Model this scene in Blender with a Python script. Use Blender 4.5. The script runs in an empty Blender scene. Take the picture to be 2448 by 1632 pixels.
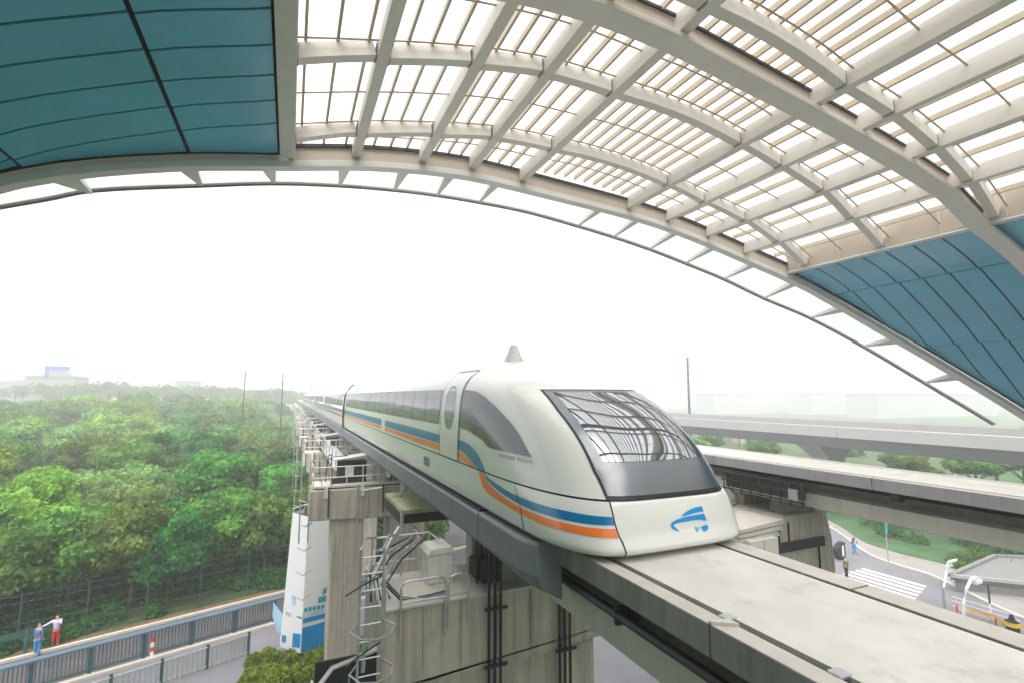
import bpy, math, random
import numpy as np
from mathutils import Vector, Matrix, noise as mnoise
PI = math.pi
R = math.radians
rnd = random.Random(7)
_o = ['first', 'second', 'third', 'fourth', 'fifth', 'sixth', 'seventh', 'eighth', 'ninth', 'tenth', 'eleventh', 'twelfth', 'thirteenth', 'fourteenth', 'fifteenth', 'sixteenth', 'seventeenth', 'eighteenth', 'nineteenth']
ORD = _o+[(w if k == 0 else v+'-'+_o[k-1]) for w, v in (('twentieth', 'twenty'), ('thirtieth', 'thirty'), ('fortieth', 'forty'), ('fiftieth', 'fifty'), ('sixtieth', 'sixty')) for k in range(10)]
scene = bpy.context.scene
col = scene.collection

# ---------------------------------------------------------------- camera
G = -14.5                                   # ground level; the eye is at z = 0, the tracks run along +Y
F_PX, VX, VY = 1200.0, 692.0, 945.0         # focal length in px of the 2448 px wide photograph, vanishing point of the tracks
PITCH = math.atan((VY-816)/F_PX)
d = Vector((VX-1224, -(VY-816), F_PX)).normalized()
cZ = Vector((0, math.cos(PITCH), math.sin(PITCH)))
cY = d
cX = cY.cross(cZ)
if cX.x < 0: cX = -cX
cam_d = bpy.data.cameras.new('camera')
cam = bpy.data.objects.new('camera', cam_d); col.objects.link(cam)
cam_d.sensor_width = 36; cam_d.lens = F_PX/2448*36; cam_d.clip_start = 0.1; cam_d.clip_end = 6000
right = Vector((cX[0], cY[0], cZ[0])); up = Vector((cX[1], cY[1], cZ[1])); fwd = Vector((cX[2], cY[2], cZ[2]))
cam.matrix_world = Matrix(((right.x, up.x, -fwd.x, 0), (right.y, up.y, -fwd.y, 0), (right.z, up.z, -fwd.z, 0), (0, 0, 0, 1)))
scene.camera = cam
def ray(px, py):                            # pixel of the 2352 px wide view -> direction
    px *= 2448/2352; py *= 2448/2352
    v = Vector((px-1224, -(py-816), F_PX))
    return Vector((cX.dot(v), cY.dot(v), cZ.dot(v)))
def at_z(px, py, z=G):
    r = ray(px, py); return r*(z/r.z)
def at_y(px, py, y):
    r = ray(px, py); return r*(y/r.y)

# ---------------------------------------------------------------- light
SUN_EL, SUN_AZ = R(58), R(212)
w = bpy.data.worlds.new('World'); scene.world = w; w.use_nodes = True
nt = w.node_tree; nt.nodes.clear()
sky = nt.nodes.new('ShaderNodeTexSky'); sky.sky_type = 'NISHITA'; sky.sun_disc = False
sky.sun_elevation = SUN_EL; sky.sun_rotation = SUN_AZ; sky.air_density = 1.0; sky.dust_density = 6.0; sky.ozone_density = 1.5
mixn = nt.nodes.new('ShaderNodeMix'); mixn.data_type = 'RGBA'; mixn.inputs[0].default_value = 0.86
# overcast cloud layer over the clear sky: brightest overhead, dimmer and cooler towards the horizon, the same all round
tc = nt.nodes.new('ShaderNodeTexCoord'); sx = nt.nodes.new('ShaderNodeSeparateXYZ'); nt.links.new(tc.outputs['Generated'], sx.inputs[0])
cr = nt.nodes.new('ShaderNodeValToRGB'); nt.links.new(sx.outputs['Z'], cr.inputs[0])
cr.color_ramp.elements[0].position = 0.0; cr.color_ramp.elements[0].color = (0.245, 0.255, 0.268, 1)
cr.color_ramp.elements[1].position = 1.0; cr.color_ramp.elements[1].color = (1.32, 1.30, 1.27, 1)
csc = nt.nodes.new('ShaderNodeVectorMath'); csc.operation = 'SCALE'; csc.inputs['Scale'].default_value = 10.0
nt.links.new(cr.outputs[0], csc.inputs[0]); nt.links.new(csc.outputs[0], mixn.inputs[7])
bg = nt.nodes.new('ShaderNodeBackground'); bg.inputs[1].default_value = 0.10
out = nt.nodes.new('ShaderNodeOutputWorld')
nt.links.new(sky.outputs[0], mixn.inputs[6]); nt.links.new(mixn.outputs[2], bg.inputs[0]); nt.links.new(bg.outputs[0], out.inputs[0])
sl = bpy.data.lights.new('sun', 'SUN'); sl.energy = 1.3; sl.angle = R(60); sl.color = (1.0, 0.965, 0.91)
so = bpy.data.objects.new('sun', sl); col.objects.link(so)
sd = Vector((math.sin(SUN_AZ)*math.cos(SUN_EL), math.cos(SUN_AZ)*math.cos(SUN_EL), math.sin(SUN_EL)))
so.rotation_euler = sd.to_track_quat('Z', 'Y').to_euler(); so.location = (0, 0, 60)
vs = scene.view_settings
vs.view_transform = 'Standard'; vs.look = 'None'; vs.gamma = 1; vs.use_curve_mapping = False; vs.exposure = 1.35
scene.cycles.use_denoising = True
scene.cycles.max_bounces = 8; scene.cycles.diffuse_bounces = 4; scene.cycles.glossy_bounces = 3
scene.cycles.transparent_max_bounces = 24; scene.cycles.volume_bounces = 3; scene.cycles.transmission_bounces = 4
scene.cycles.sample_clamp_indirect = 8

# ---------------------------------------------------------------- materials
def newmat(name):
    m = bpy.data.materials.new(name); m.use_nodes = True
    return m, m.node_tree, m.node_tree.nodes['Principled BSDF']
def pmat(name, c, rough=0.6, metal=0.0, var=0.12, scale=3.0, bump=0.0, streak=0.0, stain=None, spec=0.5, coat=0.0, dark=0.35, bscale=None):
    """paint / concrete / metal with noise in its colour, optional vertical run-off streaks and patchy stains"""
    m, t, p = newmat(name); N, L = t.nodes, t.links
    geo = N.new('ShaderNodeNewGeometry')
    n1 = N.new('ShaderNodeTexNoise'); n1.inputs['Scale'].default_value = scale; n1.inputs['Detail'].default_value = 6; n1.inputs['Roughness'].default_value = 0.65
    L.new(geo.outputs['Position'], n1.inputs['Vector'])
    ramp = N.new('ShaderNodeValToRGB')
    ramp.color_ramp.elements[0].position = 0.3; ramp.color_ramp.elements[1].position = 0.7
    ramp.color_ramp.elements[0].color = (*[x*(1-var) for x in c], 1); ramp.color_ramp.elements[1].color = (*[min(1, x*(1+var)) for x in c], 1)
    L.new(n1.outputs['Fac'], ramp.inputs[0])
    cur = ramp.outputs[0]
    if streak > 0:
        mp = N.new('ShaderNodeMapping'); mp.inputs['Scale'].default_value = (5.0, 5.0, 0.22)
        L.new(geo.outputs['Position'], mp.inputs['Vector'])
        n2 = N.new('ShaderNodeTexNoise'); n2.inputs['Scale'].default_value = 1.0; n2.inputs['Detail'].default_value = 5; n2.inputs['Roughness'].default_value = 0.7
        L.new(mp.outputs[0], n2.inputs['Vector'])
        r2 = N.new('ShaderNodeValToRGB'); r2.color_ramp.elements[0].position = 0.42; r2.color_ramp.elements[1].position = 0.68
        r2.color_ramp.elements[0].color = (0, 0, 0, 1); r2.color_ramp.elements[1].color = (streak, streak, streak, 1)
        L.new(n2.outputs['Fac'], r2.inputs[0])
        mx = N.new('ShaderNodeMix'); mx.data_type = 'RGBA'
        L.new(r2.outputs[0], mx.inputs[0]); L.new(cur, mx.inputs[6]); mx.inputs[7].default_value = (*[x*dark for x in c], 1)
        cur = mx.outputs[2]
    if stain:
        n3 = N.new('ShaderNodeTexNoise'); n3.inputs['Scale'].default_value = stain[1]; n3.inputs['Detail'].default_value = 8; n3.inputs['Roughness'].default_value = 0.72
        L.new(geo.outputs['Position'], n3.inputs['Vector'])
        r3 = N.new('ShaderNodeValToRGB'); r3.color_ramp.elements[0].position = stain[2]; r3.color_ramp.elements[1].position = stain[2]+0.16
        r3.color_ramp.elements[0].color = (0, 0, 0, 1); r3.color_ramp.elements[1].color = (stain[3],)*3+(1,)
        L.new(n3.outputs['Fac'], r3.inputs[0])
        mx = N.new('ShaderNodeMix'); mx.data_type = 'RGBA'
        L.new(r3.outputs[0], mx.inputs[0]); L.new(cur, mx.inputs[6]); mx.inputs[7].default_value = (*stain[0], 1)
        cur = mx.outputs[2]
    L.new(cur, p.inputs['Base Color'])
    p.inputs['Roughness'].default_value = rough; p.inputs['Metallic'].default_value = metal
    p.inputs['Specular IOR Level'].default_value = spec; p.inputs['Coat Weight'].default_value = coat; p.inputs['Coat Roughness'].default_value = 0.06
    if bump > 0:
        b = N.new('ShaderNodeBump'); b.inputs['Strength'].default_value = bump; b.inputs['Distance'].default_value = 0.02
        nb = N.new('ShaderNodeTexNoise'); nb.inputs['Scale'].default_value = bscale or scale*6; nb.inputs['Detail'].default_value = 5
        L.new(geo.outputs['Position'], nb.inputs['Vector']); L.new(nb.outputs['Fac'], b.inputs['Height']); L.new(b.outputs[0], p.inputs['Normal'])
    return m
def leafmat(name, c, var=0.35):
    m, t, p = newmat(name); N, L = t.nodes, t.links
    oi = N.new('ShaderNodeObjectInfo'); geo = N.new('ShaderNodeNewGeometry')
    n1 = N.new('ShaderNodeTexNoise'); n1.inputs['Scale'].default_value = 0.55; n1.inputs['Detail'].default_value = 4
    L.new(geo.outputs['Position'], n1.inputs['Vector'])
    r = N.new('ShaderNodeValToRGB'); r.color_ramp.elements[0].position = 0.33; r.color_ramp.elements[1].position = 0.68
    r.color_ramp.elements[0].color = (c[0]*(1-var), c[1]*(1-var), c[2]*(1-var*0.6), 1)
    r.color_ramp.elements[1].color = (c[0]*(1+var*1.5), c[1]*(1+var), c[2]*(1+var*0.5), 1)
    L.new(n1.outputs['Fac'], r.inputs[0])
    n4 = N.new('ShaderNodeTexNoise'); n4.inputs['Scale'].default_value = 2.6; n4.inputs['Detail'].default_value = 3; L.new(geo.outputs['Position'], n4.inputs['Vector'])
    r4 = N.new('ShaderNodeMapRange'); r4.inputs[1].default_value = 0.32; r4.inputs[2].default_value = 0.68; r4.inputs[3].default_value = 0.66; r4.inputs[4].default_value = 1.42; L.new(n4.outputs['Fac'], r4.inputs[0])
    vm = N.new('ShaderNodeVectorMath'); vm.operation = 'SCALE'; L.new(r.outputs[0], vm.inputs[0]); L.new(r4.outputs[0], vm.inputs['Scale'])
    hs = N.new('ShaderNodeHueSaturation'); L.new(vm.outputs[0], hs.inputs['Color'])
    mh = N.new('ShaderNodeMapRange'); mh.inputs[3].default_value = 0.475; mh.inputs[4].default_value = 0.525; L.new(oi.outputs['Random'], mh.inputs[0]); L.new(mh.outputs[0], hs.inputs['Hue'])
    mv = N.new('ShaderNodeMapRange'); mv.inputs[3].default_value = 0.75; mv.inputs[4].default_value = 1.3; L.new(oi.outputs['Random'], mv.inputs[0]); L.new(mv.outputs[0], hs.inputs['Value'])
    dif = N.new('ShaderNodeBsdfDiffuse'); tr = N.new('ShaderNodeBsdfTranslucent'); mx = N.new('ShaderNodeMixShader'); mx.inputs[0].default_value = 0.35
    L.new(hs.outputs[0], dif.inputs[0]); L.new(hs.outputs[0], tr.inputs[0]); L.new(dif.outputs[0], mx.inputs[1]); L.new(tr.outputs[0], mx.inputs[2])
    L.new(mx.outputs[0], N['Material Output'].inputs[0]); N.remove(p)
    return m
def glassmat(name, c, trans=0.9, rough=0.02):
    m, t, p = newmat(name); N, L = t.nodes, t.links
    tr = N.new('ShaderNodeBsdfTransparent'); tr.inputs[0].default_value = (*c, 1)
    gl = N.new('ShaderNodeBsdfGlossy'); gl.inputs['Roughness'].default_value = rough
    df = N.new('ShaderNodeBsdfDiffuse'); df.inputs[0].default_value = (0.8, 0.82, 0.82, 1)
    m1 = N.new('ShaderNodeMixShader'); m1.inputs[0].default_value = 0.35
    L.new(gl.outputs[0], m1.inputs[1]); L.new(df.outputs[0], m1.inputs[2])
    m2 = N.new('ShaderNodeMixShader'); m2.inputs[0].default_value = 1-trans
    L.new(tr.outputs[0], m2.inputs[1]); L.new(m1.outputs[0], m2.inputs[2]); L.new(m2.outputs[0], N['Material Output'].inputs[0]); N.remove(p)
    return m
M = dict(
    steel=pmat('cream_painted_steel', (0.66, 0.62, 0.575), 0.45, var=0.05, scale=1.2, stain=((0.50, 0.46, 0.36), 0.7, 0.6, 0.35)),
    steel_white=pmat('white_painted_steel', (0.62, 0.61, 0.59), 0.4, var=0.04, scale=1.5),
    fascia=pmat('warm_fascia_board', (0.50, 0.42, 0.35), 0.55, var=0.07, scale=1.0),
    slat=pmat('cream_slat_paint', (0.52, 0.44, 0.33), 0.5, var=0.10, scale=0.8),
    rod=pmat('tan_rod_paint', (0.44, 0.34, 0.25), 0.5, var=0.2, scale=3.0),
    seal=pmat('black_rubber_seal', (0.02, 0.02, 0.018), 0.6),
    blue=pmat('teal_blue_soffit_panel', (0.095, 0.40, 0.57), 0.26, var=0.10, scale=0.35, spec=0.6, bump=0.06, bscale=0.8),
    gap=pmat('dark_gap_backing', (0.008, 0.008, 0.009), 0.9),
    roofglass=glassmat('roof_glass', (0.97, 0.98, 0.98), 0.93),
    canglass=glassmat('canopy_glass', (0.985, 0.99, 0.99), 0.95),
    train=pmat('white_train_paint', (0.75, 0.735, 0.71), 0.28, var=0.015, scale=0.6, coat=0.6),
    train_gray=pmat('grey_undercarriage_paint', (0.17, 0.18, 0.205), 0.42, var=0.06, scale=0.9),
    train_dark=pmat('black_train_gap', (0.012, 0.012, 0.014), 0.5),
    stripe_blue=pmat('blue_livery_paint', (0.0, 0.165, 0.41), 0.28, var=0.02, coat=0.5),
    stripe_orange=pmat('orange_livery_paint', (0.93, 0.20, 0.035), 0.28, var=0.02, coat=0.5),
    logo=pmat('bright_blue_logo_paint', (0.0, 0.27, 0.68), 0.3, var=0.02),
    logo_pale=pmat('pale_blue_logo_paint', (0.30, 0.62, 0.80), 0.3, var=0.02),
    print_gray=pmat('grey_lettering', (0.46, 0.48, 0.50), 0.5, var=0.1),
    deck=pmat('pale_deck_concrete', (0.60, 0.585, 0.545), 0.75, var=0.10, scale=1.1, bump=0.3, stain=((0.30, 0.27, 0.22), 1.4, 0.56, 0.5)),
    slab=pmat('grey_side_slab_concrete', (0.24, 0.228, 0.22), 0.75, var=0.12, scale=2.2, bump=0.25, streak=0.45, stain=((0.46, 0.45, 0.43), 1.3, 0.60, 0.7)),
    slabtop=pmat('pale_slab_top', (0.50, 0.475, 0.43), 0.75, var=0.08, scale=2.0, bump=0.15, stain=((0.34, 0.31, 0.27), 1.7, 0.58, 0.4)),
    conc=pmat('weathered_pier_concrete', (0.47, 0.425, 0.36), 0.85, var=0.12, scale=0.9, bump=0.3, streak=0.6, stain=((0.24, 0.21, 0.17), 0.6, 0.56, 0.55)),
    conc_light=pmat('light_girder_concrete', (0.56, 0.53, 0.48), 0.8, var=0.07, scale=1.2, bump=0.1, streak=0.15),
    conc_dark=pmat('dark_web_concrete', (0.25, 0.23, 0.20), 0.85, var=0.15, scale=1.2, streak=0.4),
    viaduct=pmat('grey_viaduct_concrete', (0.42, 0.41, 0.405), 0.85, var=0.06, scale=0.25, bump=0.05, streak=0.12),
    viaduct_web=pmat('lilac_grey_web_concrete', (0.30, 0.30, 0.33), 0.85, var=0.06, scale=0.3, streak=0.15),
    fascia2=pmat('purple_grey_slab_face', (0.37, 0.355, 0.385), 0.7, var=0.08, scale=1.5, streak=0.2),
    pipe=pmat('black_cable_pipe', (0.015, 0.017, 0.022), 0.45),
    black=pmat('black_equipment', (0.02, 0.022, 0.022), 0.6, var=0.3, scale=6),
    galv=pmat('galvanised_steel', (0.50, 0.50, 0.51), 0.4, metal=0.6, var=0.15, scale=8),
    white=pmat('white_sheet', (0.80, 0.81, 0.84), 0.5, var=0.02, scale=1.0),
    boxwhite=pmat('off_white_cabinet', (0.68, 0.66, 0.61), 0.5, var=0.07, scale=2.5, streak=0.25),
    greenroof=pmat('mossy_slab_top', (0.36, 0.38, 0.22), 0.8, var=0.3, scale=1.0),
    asphalt=pmat('asphalt', (0.065, 0.065, 0.07), 0.85, var=0.18, scale=0.5, bump=0.2, stain=((0.13, 0.125, 0.12), 0.35, 0.5, 0.6)),
    road_pale=pmat('pale_worn_road', (0.175, 0.175, 0.195), 0.8, var=0.10, scale=0.4, bump=0.15, stain=((0.20, 0.20, 0.22), 0.3, 0.55, 0.5)),
    pavement=pmat('pavement_concrete', (0.27, 0.26, 0.245), 0.85, var=0.10, scale=0.6, stain=((0.17, 0.16, 0.15), 0.5, 0.55, 0.6)),
    kerb=pmat('kerb_stone', (0.55, 0.50, 0.44), 0.8, var=0.12, scale=2),
    soil=pmat('ochre_soil', (0.16, 0.11, 0.055), 0.95, var=0.35, scale=1.2, bump=0.6, stain=((0.06, 0.07, 0.03), 1.0, 0.5, 0.8)),
    ground=pmat('green_ground', (0.045, 0.085, 0.025), 0.95, var=0.4, scale=0.25, bump=0.5, stain=((0.10, 0.09, 0.05), 0.08, 0.55, 0.6)),
    lawn=pmat('lawn_grass', (0.040, 0.115, 0.035), 0.95, var=0.45, scale=0.35, bump=0.6, stain=((0.075, 0.10, 0.04), 0.25, 0.52, 0.7)),
    paint=pmat('white_road_paint', (0.74, 0.74, 0.76), 0.7, var=0.06, scale=3, stain=((0.4, 0.4, 0.42), 2.0, 0.62, 0.6)),
    teal=pmat('teal_fence_paint', (0.02, 0.085, 0.115), 0.45, var=0.15, scale=2),
    rail_blue=pmat('blue_grey_rail', (0.10, 0.15, 0.21), 0.4, var=0.15, scale=1.5),
    slatgray=pmat('grey_fence_slat', (0.10, 0.105, 0.12), 0.6, var=0.25, scale=2),
    mesh_dark=pmat('dark_green_post', (0.03, 0.08, 0.07), 0.6),
    red=pmat('red_paint', (0.62, 0.05, 0.04), 0.5), redwhite=pmat('white_post_paint', (0.78, 0.76, 0.74), 0.5),
    yellow=pmat('yellow_paint', (0.85, 0.60, 0.02), 0.5), tan=pmat('tan_board', (0.68, 0.47, 0.24), 0.6),
    bark=pmat('tree_bark', (0.10, 0.075, 0.055), 0.9, var=0.3, scale=4),
    skin=pmat('skin', (0.55, 0.33, 0.24), 0.6), hair=pmat('dark_hair', (0.02, 0.016, 0.013), 0.6), hair_grey=pmat('grey_brown_hair', (0.30, 0.22, 0.17), 0.7),
    blueshirt=pmat('blue_denim_shirt', (0.09, 0.15, 0.36), 0.8, var=0.2, scale=9), jeans=pmat('light_blue_jeans', (0.06, 0.26, 0.62), 0.85, var=0.2, scale=9),
    lilac=pmat('lilac_shirt', (0.55, 0.50, 0.74), 0.8), redtr=pmat('red_cloth', (0.62, 0.02, 0.03), 0.8), blackcl=pmat('black_cloth', (0.015, 0.015, 0.02), 0.8),
    camo=pmat('camouflage_cloth', (0.13, 0.115, 0.07), 0.85, var=0.5, scale=7, stain=((0.02, 0.02, 0.015), 9, 0.5, 0.9)),
    navy=pmat('navy_jacket', (0.04, 0.03, 0.10), 0.8), whitecl=pmat('white_cloth', (0.7, 0.75, 0.85), 0.8),
    poster=pmat('bright_blue_print', (0.0, 0.25, 0.62), 0.45, var=0.12, scale=0.9), poster_teal=pmat('teal_print', (0.03, 0.32, 0.42), 0.45, var=0.35, scale=2.0),
    poster_pale=pmat('pale_blue_print', (0.42, 0.62, 0.84), 0.45, var=0.25, scale=2.2),
    farbldg=pmat('far_grey_building', (0.30, 0.31, 0.34), 0.8), farwhite=pmat('far_white_building', (0.42, 0.41, 0.43), 0.8), farblue=pmat('far_blue_sign', (0.03, 0.10, 0.50), 0.6),
    kiosk=pmat('grey_flat_roof', (0.20, 0.20, 0.20), 0.8, var=0.1), pinkwall=pmat('pale_pink_wall', (0.60, 0.52, 0.47), 0.8),
)
LEAF = [leafmat('mid_green_leaves', (0.095, 0.240, 0.050)), leafmat('yellow_green_leaves', (0.185, 0.330, 0.050)),
        leafmat('dark_blue_green_leaves', (0.050, 0.165, 0.040)), leafmat('sage_leaves', (0.165, 0.310, 0.100)), leafmat('olive_leaves', (0.125, 0.230, 0.055))]
def train_glass(name, c, rough, mir):
    m, t, p = newmat(name); N, L = t.nodes, t.links
    p.inputs['Base Color'].default_value = (*c, 1); p.inputs['Roughness'].default_value = rough; p.inputs['Specular IOR Level'].default_value = 0.8
    gl = N.new('ShaderNodeBsdfGlossy'); gl.inputs['Roughness'].default_value = rough; gl.inputs['Color'].default_value = (0.80, 0.84, 0.90, 1)
    mx = N.new('ShaderNodeMixShader'); mx.inputs[0].default_value = mir
    L.new(p.outputs[0], mx.inputs[1]); L.new(gl.outputs[0], mx.inputs[2]); L.new(mx.outputs[0], N['Material Output'].inputs[0])
    return m
M['windshield'] = train_glass('mirror_tinted_windshield', (0.03, 0.034, 0.042), 0.03, 0.34)
M['ws_frame'] = train_glass('dark_windshield_border', (0.05, 0.058, 0.072), 0.24, 0.14)
M['window'] = train_glass('train_side_window', (0.03, 0.034, 0.042), 0.04, 0.20)
M['window2'] = train_glass('cab_side_window', (0.012, 0.018, 0.028), 0.08, 0.07)

# ---------------------------------------------------------------- mesh helpers
def tag(o, label=None, cat=None, group=None, kind=None):
    if label: o['label'] = label
    if cat: o['category'] = cat
    if group: o['group'] = group
    if kind: o['kind'] = kind
    return o
def thing(name, label, cat, loc=(0, 0, 0), group=None):
    o = bpy.data.objects.new(name, None); col.objects.link(o); o.location = loc; o.empty_display_size = 0.2
    return tag(o, label, cat, group)
class MB:
    def __init__(s): s.v = []; s.f = []; s.m = []; s.cur = 0
    def face(s, *i): s.f.append(i); s.m.append(s.cur)
    def quad(s, a, b, c, d_):
        n = len(s.v); s.v += [tuple(a), tuple(b), tuple(c), tuple(d_)]; s.face(n, n+1, n+2, n+3); return s
    def box(s, x0, x1, y0, y1, z0, z1):
        n = len(s.v)
        s.v += [(x0, y0, z0), (x1, y0, z0), (x1, y1, z0), (x0, y1, z0), (x0, y0, z1), (x1, y0, z1), (x1, y1, z1), (x0, y1, z1)]
        for q in ((0, 3, 2, 1), (4, 5, 6, 7), (0, 1, 5, 4), (1, 2, 6, 5), (2, 3, 7, 6), (3, 0, 4, 7)): s.face(*[n+i for i in q])
        return s
    def loft(s, rings, closed=True, caps=True):
        n0 = len(s.v); k = len(rings[0])
        for r_ in rings: s.v += [tuple(p) for p in r_]
        for j in range(len(rings)-1):
            for i in range(k if closed else k-1):
                a = n0+j*k+i; b = n0+j*k+(i+1) % k
                s.face(a, b, b+k, a+k)
        if caps and closed:
            s.face(*[n0+i for i in range(k)][::-1]); s.face(*[n0+(len(rings)-1)*k+i for i in range(k)])
        return s
    def tube(s, pts, r_, k=6, r1=None, caps=True):
        pts = [Vector(p) for p in pts]; rings = []
        for i, p in enumerate(pts):
            t = (pts[min(i+1, len(pts)-1)]-pts[max(i-1, 0)]).normalized()
            a = Vector((0, 0, 1)) if abs(t.z) < 0.9 else Vector((1, 0, 0))
            u = t.cross(a).normalized(); v = t.cross(u)
            rr = r_ if r1 is None else r_+(r1-r_)*i/(len(pts)-1)
            rings.append([p+(u*math.cos(2*PI*j/k)+v*math.sin(2*PI*j/k))*rr for j in range(k)])
        return s.loft(rings, True, caps)
    def beam(s, pts, wdt, dep, sidev, upv=None):
        """rectangular bar along pts: centred sideways, its underside on the points, depth upwards"""
        pts = [Vector(p) for p in pts]; rings = []
        for i, p in enumerate(pts):
            t = (pts[min(i+1, len(pts)-1)]-pts[max(i-1, 0)]).normalized()
            sv = Vector(sidev); sv = (sv-t*sv.dot(t)).normalized()
            uv = Vector(upv) if upv else sv.cross(t)
            if uv.z < 0: uv = -uv
            uv.normalize()
            h = sv*(wdt/2); dd = uv*dep
            rings.append([p-h, p+h, p+h+dd, p-h+dd])
        return s.loft(rings)
    def prism(s, poly, off):
        off = Vector(off); a = [Vector(p) for p in poly]; return s.loft([a, [p+off for p in a]])
    def build(s, name, mats, parent=None, smooth=False, loc=None, bevel=0):
        me = bpy.data.meshes.new(name)
        if loc is not None: s.v = [(p[0]-loc[0], p[1]-loc[1], p[2]-loc[2]) for p in s.v]
        me.from_pydata(s.v, [], s.f)
        if not isinstance(mats, (list, tuple)): mats = [mats]
        for m in mats: me.materials.append(m)
        if len(mats) > 1: me.polygons.foreach_set('material_index', s.m)
        me.validate(); me.update()
        import bmesh
        bm = bmesh.new(); bm.from_mesh(me); bmesh.ops.recalc_face_normals(bm, faces=bm.faces); bm.to_mesh(me); bm.free()
        if smooth: me.polygons.foreach_set('use_smooth', [True]*len(me.polygons))
        o = bpy.data.objects.new(name, me); col.objects.link(o)
        if parent is not None:
            o.parent = parent
            o.matrix_parent_inverse = Matrix.Translation(parent_loc(parent)).inverted()
        if loc is not None: o.location = loc
        if bevel:
            b = o.modifiers.new('bevel', 'BEVEL'); b.width = bevel; b.segments = 2; b.limit_method = 'ANGLE'
        return o
def parent_loc(p):
    l = Vector(p.location)
    q = p.parent
    while q is not None:
        q = q.parent
    return l
def dup(o, parent=None, delta=(0, 0, 0)):
    c = o.copy(); col.objects.link(c)
    if parent is not None: c.parent = parent; c.matrix_parent_inverse = Matrix.Identity(4) if o.parent is None else o.matrix_parent_inverse
    else: c.location = Vector(o.location)+Vector(delta)
    for ch in list(o.children): dup(ch, c)
    return c
def crom(pts, n):
    """Catmull-Rom resampling of a list of tuples"""
    P = [Vector(p) for p in pts]; P = [P[0]*2-P[1]]+P+[P[-1]*2-P[-2]]; m = len(P)-3; o = []
    for i in range(n):
        t = i/(n-1)*m; k = min(int(t), m-1); t -= k
        a, b, c, e = P[k], P[k+1], P[k+2], P[k+3]
        o.append(0.5*((2*b)+(c-a)*t+(2*a-5*b+4*c-e)*t*t+(3*b-a-3*c+e)*t**3))
    return o

# ---------------------------------------------------------------- ground, roads, pavements
def sheet(name, poly, z, mat):
    b = MB(); n = len(poly); b.v = [(p[0], p[1], z) for p in poly]; b.face(*range(n))
    o = b.build(name, mat); tag(o, kind='structure'); return o
sheet('ground', [(-2500, -2500), (2500, -2500), (2500, 2500), (-2500, 2500)], G, M['ground'])
rd = Vector((8.59, 2.83, 0)).normalized(); rn = Vector((-rd.y, rd.x, 0))          # direction of the left road
P0 = Vector((-8.93, 34.42, 0))
def rp(a, b_): p = P0+rd*a+rn*b_; return (p.x, p.y)
sheet('road', [rp(-40, -7), rp(60, -7), rp(60, 4.6), rp(-40, 4.6)], G+0.004, M['road_pale'])
sheet('far_road', [rp(-40, 0.35), rp(60, 0.35), rp(60, 4.9), rp(-40, 4.9)], G+0.008, M['asphalt'])
sheet('soil_strip', [rp(-40, 4.9), rp(60, 4.9), rp(60, 5.9), rp(-40, 5.9)], G+0.010, M['soil'])
MB().box(0, 1, 0, 1, 0, 1)
b = MB()
c8 = [rp(-40, -0.42), rp(60, -0.42), rp(60, -0.12), rp(-40, -0.12)]
b.loft([[(x, y, G) for x, y in c8], [(x, y, G+0.14) for x, y in c8]]); tag(b.build('kerb', M['kerb']), kind='structure')
b = MB(); c8 = [rp(-40, 4.6), rp(60, 4.6), rp(60, 4.85), rp(-40, 4.85)]
b.loft([[(x, y, G) for x, y in c8], [(x, y, G+0.16) for x, y in c8]]); tag(b.build('far_kerb', M['kerb']), kind='structure')
# right: forecourt road, zebra crossings, pavement and planting
sheet('forecourt', [(14, -8), (52, -8), (52, 16), (56, 30), (62, 46), (70, 70), (14, 70)], G+0.006, M['road_pale'])
kerbline = crom([(40.5, 6), (44.6, 18.1), (46.6, 22), (48.2, 25), (48.5, 28), (49.6, 31), (54.5, 37), (60, 46)], 24)
kerbline2 = crom([(44, 6), (48.5, 17.0), (50.4, 22), (52.0, 26), (51.8, 29), (52.6, 33), (56.5, 38), (62, 47)], 24)
b = MB(); b.loft([[(p.x, p.y, G), (p.x, p.y, G+0.14), (q.x, q.y, G+0.14), (q.x, q.y, G)] for p, q in zip(kerbline, kerbline2)]); tag(b.build('pavement', M['pavement']), kind='structure')
b = MB(); b.loft([[(p.x-0.28, p.y, G), (p.x-0.28, p.y, G+0.155), (p.x-0.004, p.y, G+0.155), (p.x-0.004, p.y, G)] for p in kerbline]); tag(b.build('pavement_kerb', M['kerb']), kind='structure')
b = MB(); n0 = len(kerbline2)
b.loft([[(p.x+0.01, p.y, G), (p.x+0.01, p.y, G+0.17), (p.x+95, p.y+10, G+0.17), (p.x+95, p.y+10, G)] for p in kerbline2]); tag(b.build('lawn', M['lawn']), kind='structure')
for nm, cx0, y0, y1, k, sk in (('crosswalk', 40.7, 22.6, 28.2, 6, 0.10), ('crosswalk', 38.6, 9.5, 16.0, 7, 0.12)):
    cw = thing(nm, 'white zebra crossing in front of the curved kerb, reached by the person in camouflage' if y0 > 20 else 'white zebra crossing by the dark bin at the right edge', 'crosswalk', (cx0, y0, G+0.01), 'zebra crossings on the forecourt road')
    for i in range(k):
        x = cx0+i*0.84; o_ = (0.26*i if y0 > 20 else 0.1*i)
        m_ = MB(); m_.v = [(x, y0+o_, G+0.012), (x+0.44, y0+o_+0.12, G+0.012), (x+0.44-0.3, y1+o_*0.2+0.1, G+0.012), (x-0.3, y1+o_*0.2, G+0.012)]; m_.face(0, 1, 2, 3)
        m_.build('stripe', M['paint'], cw)
# sloped bank of pale rock behind the right piers
sheet('plaza', [(24, 30), (54, 30.5), (60, 70), (24, 70)], G+0.010, M['road_pale'])
sheet('paved_yard', [(3.5, 8), (24, 8), (24, 42), (3.5, 42)], G+0.009, M['road_pale'])

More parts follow.
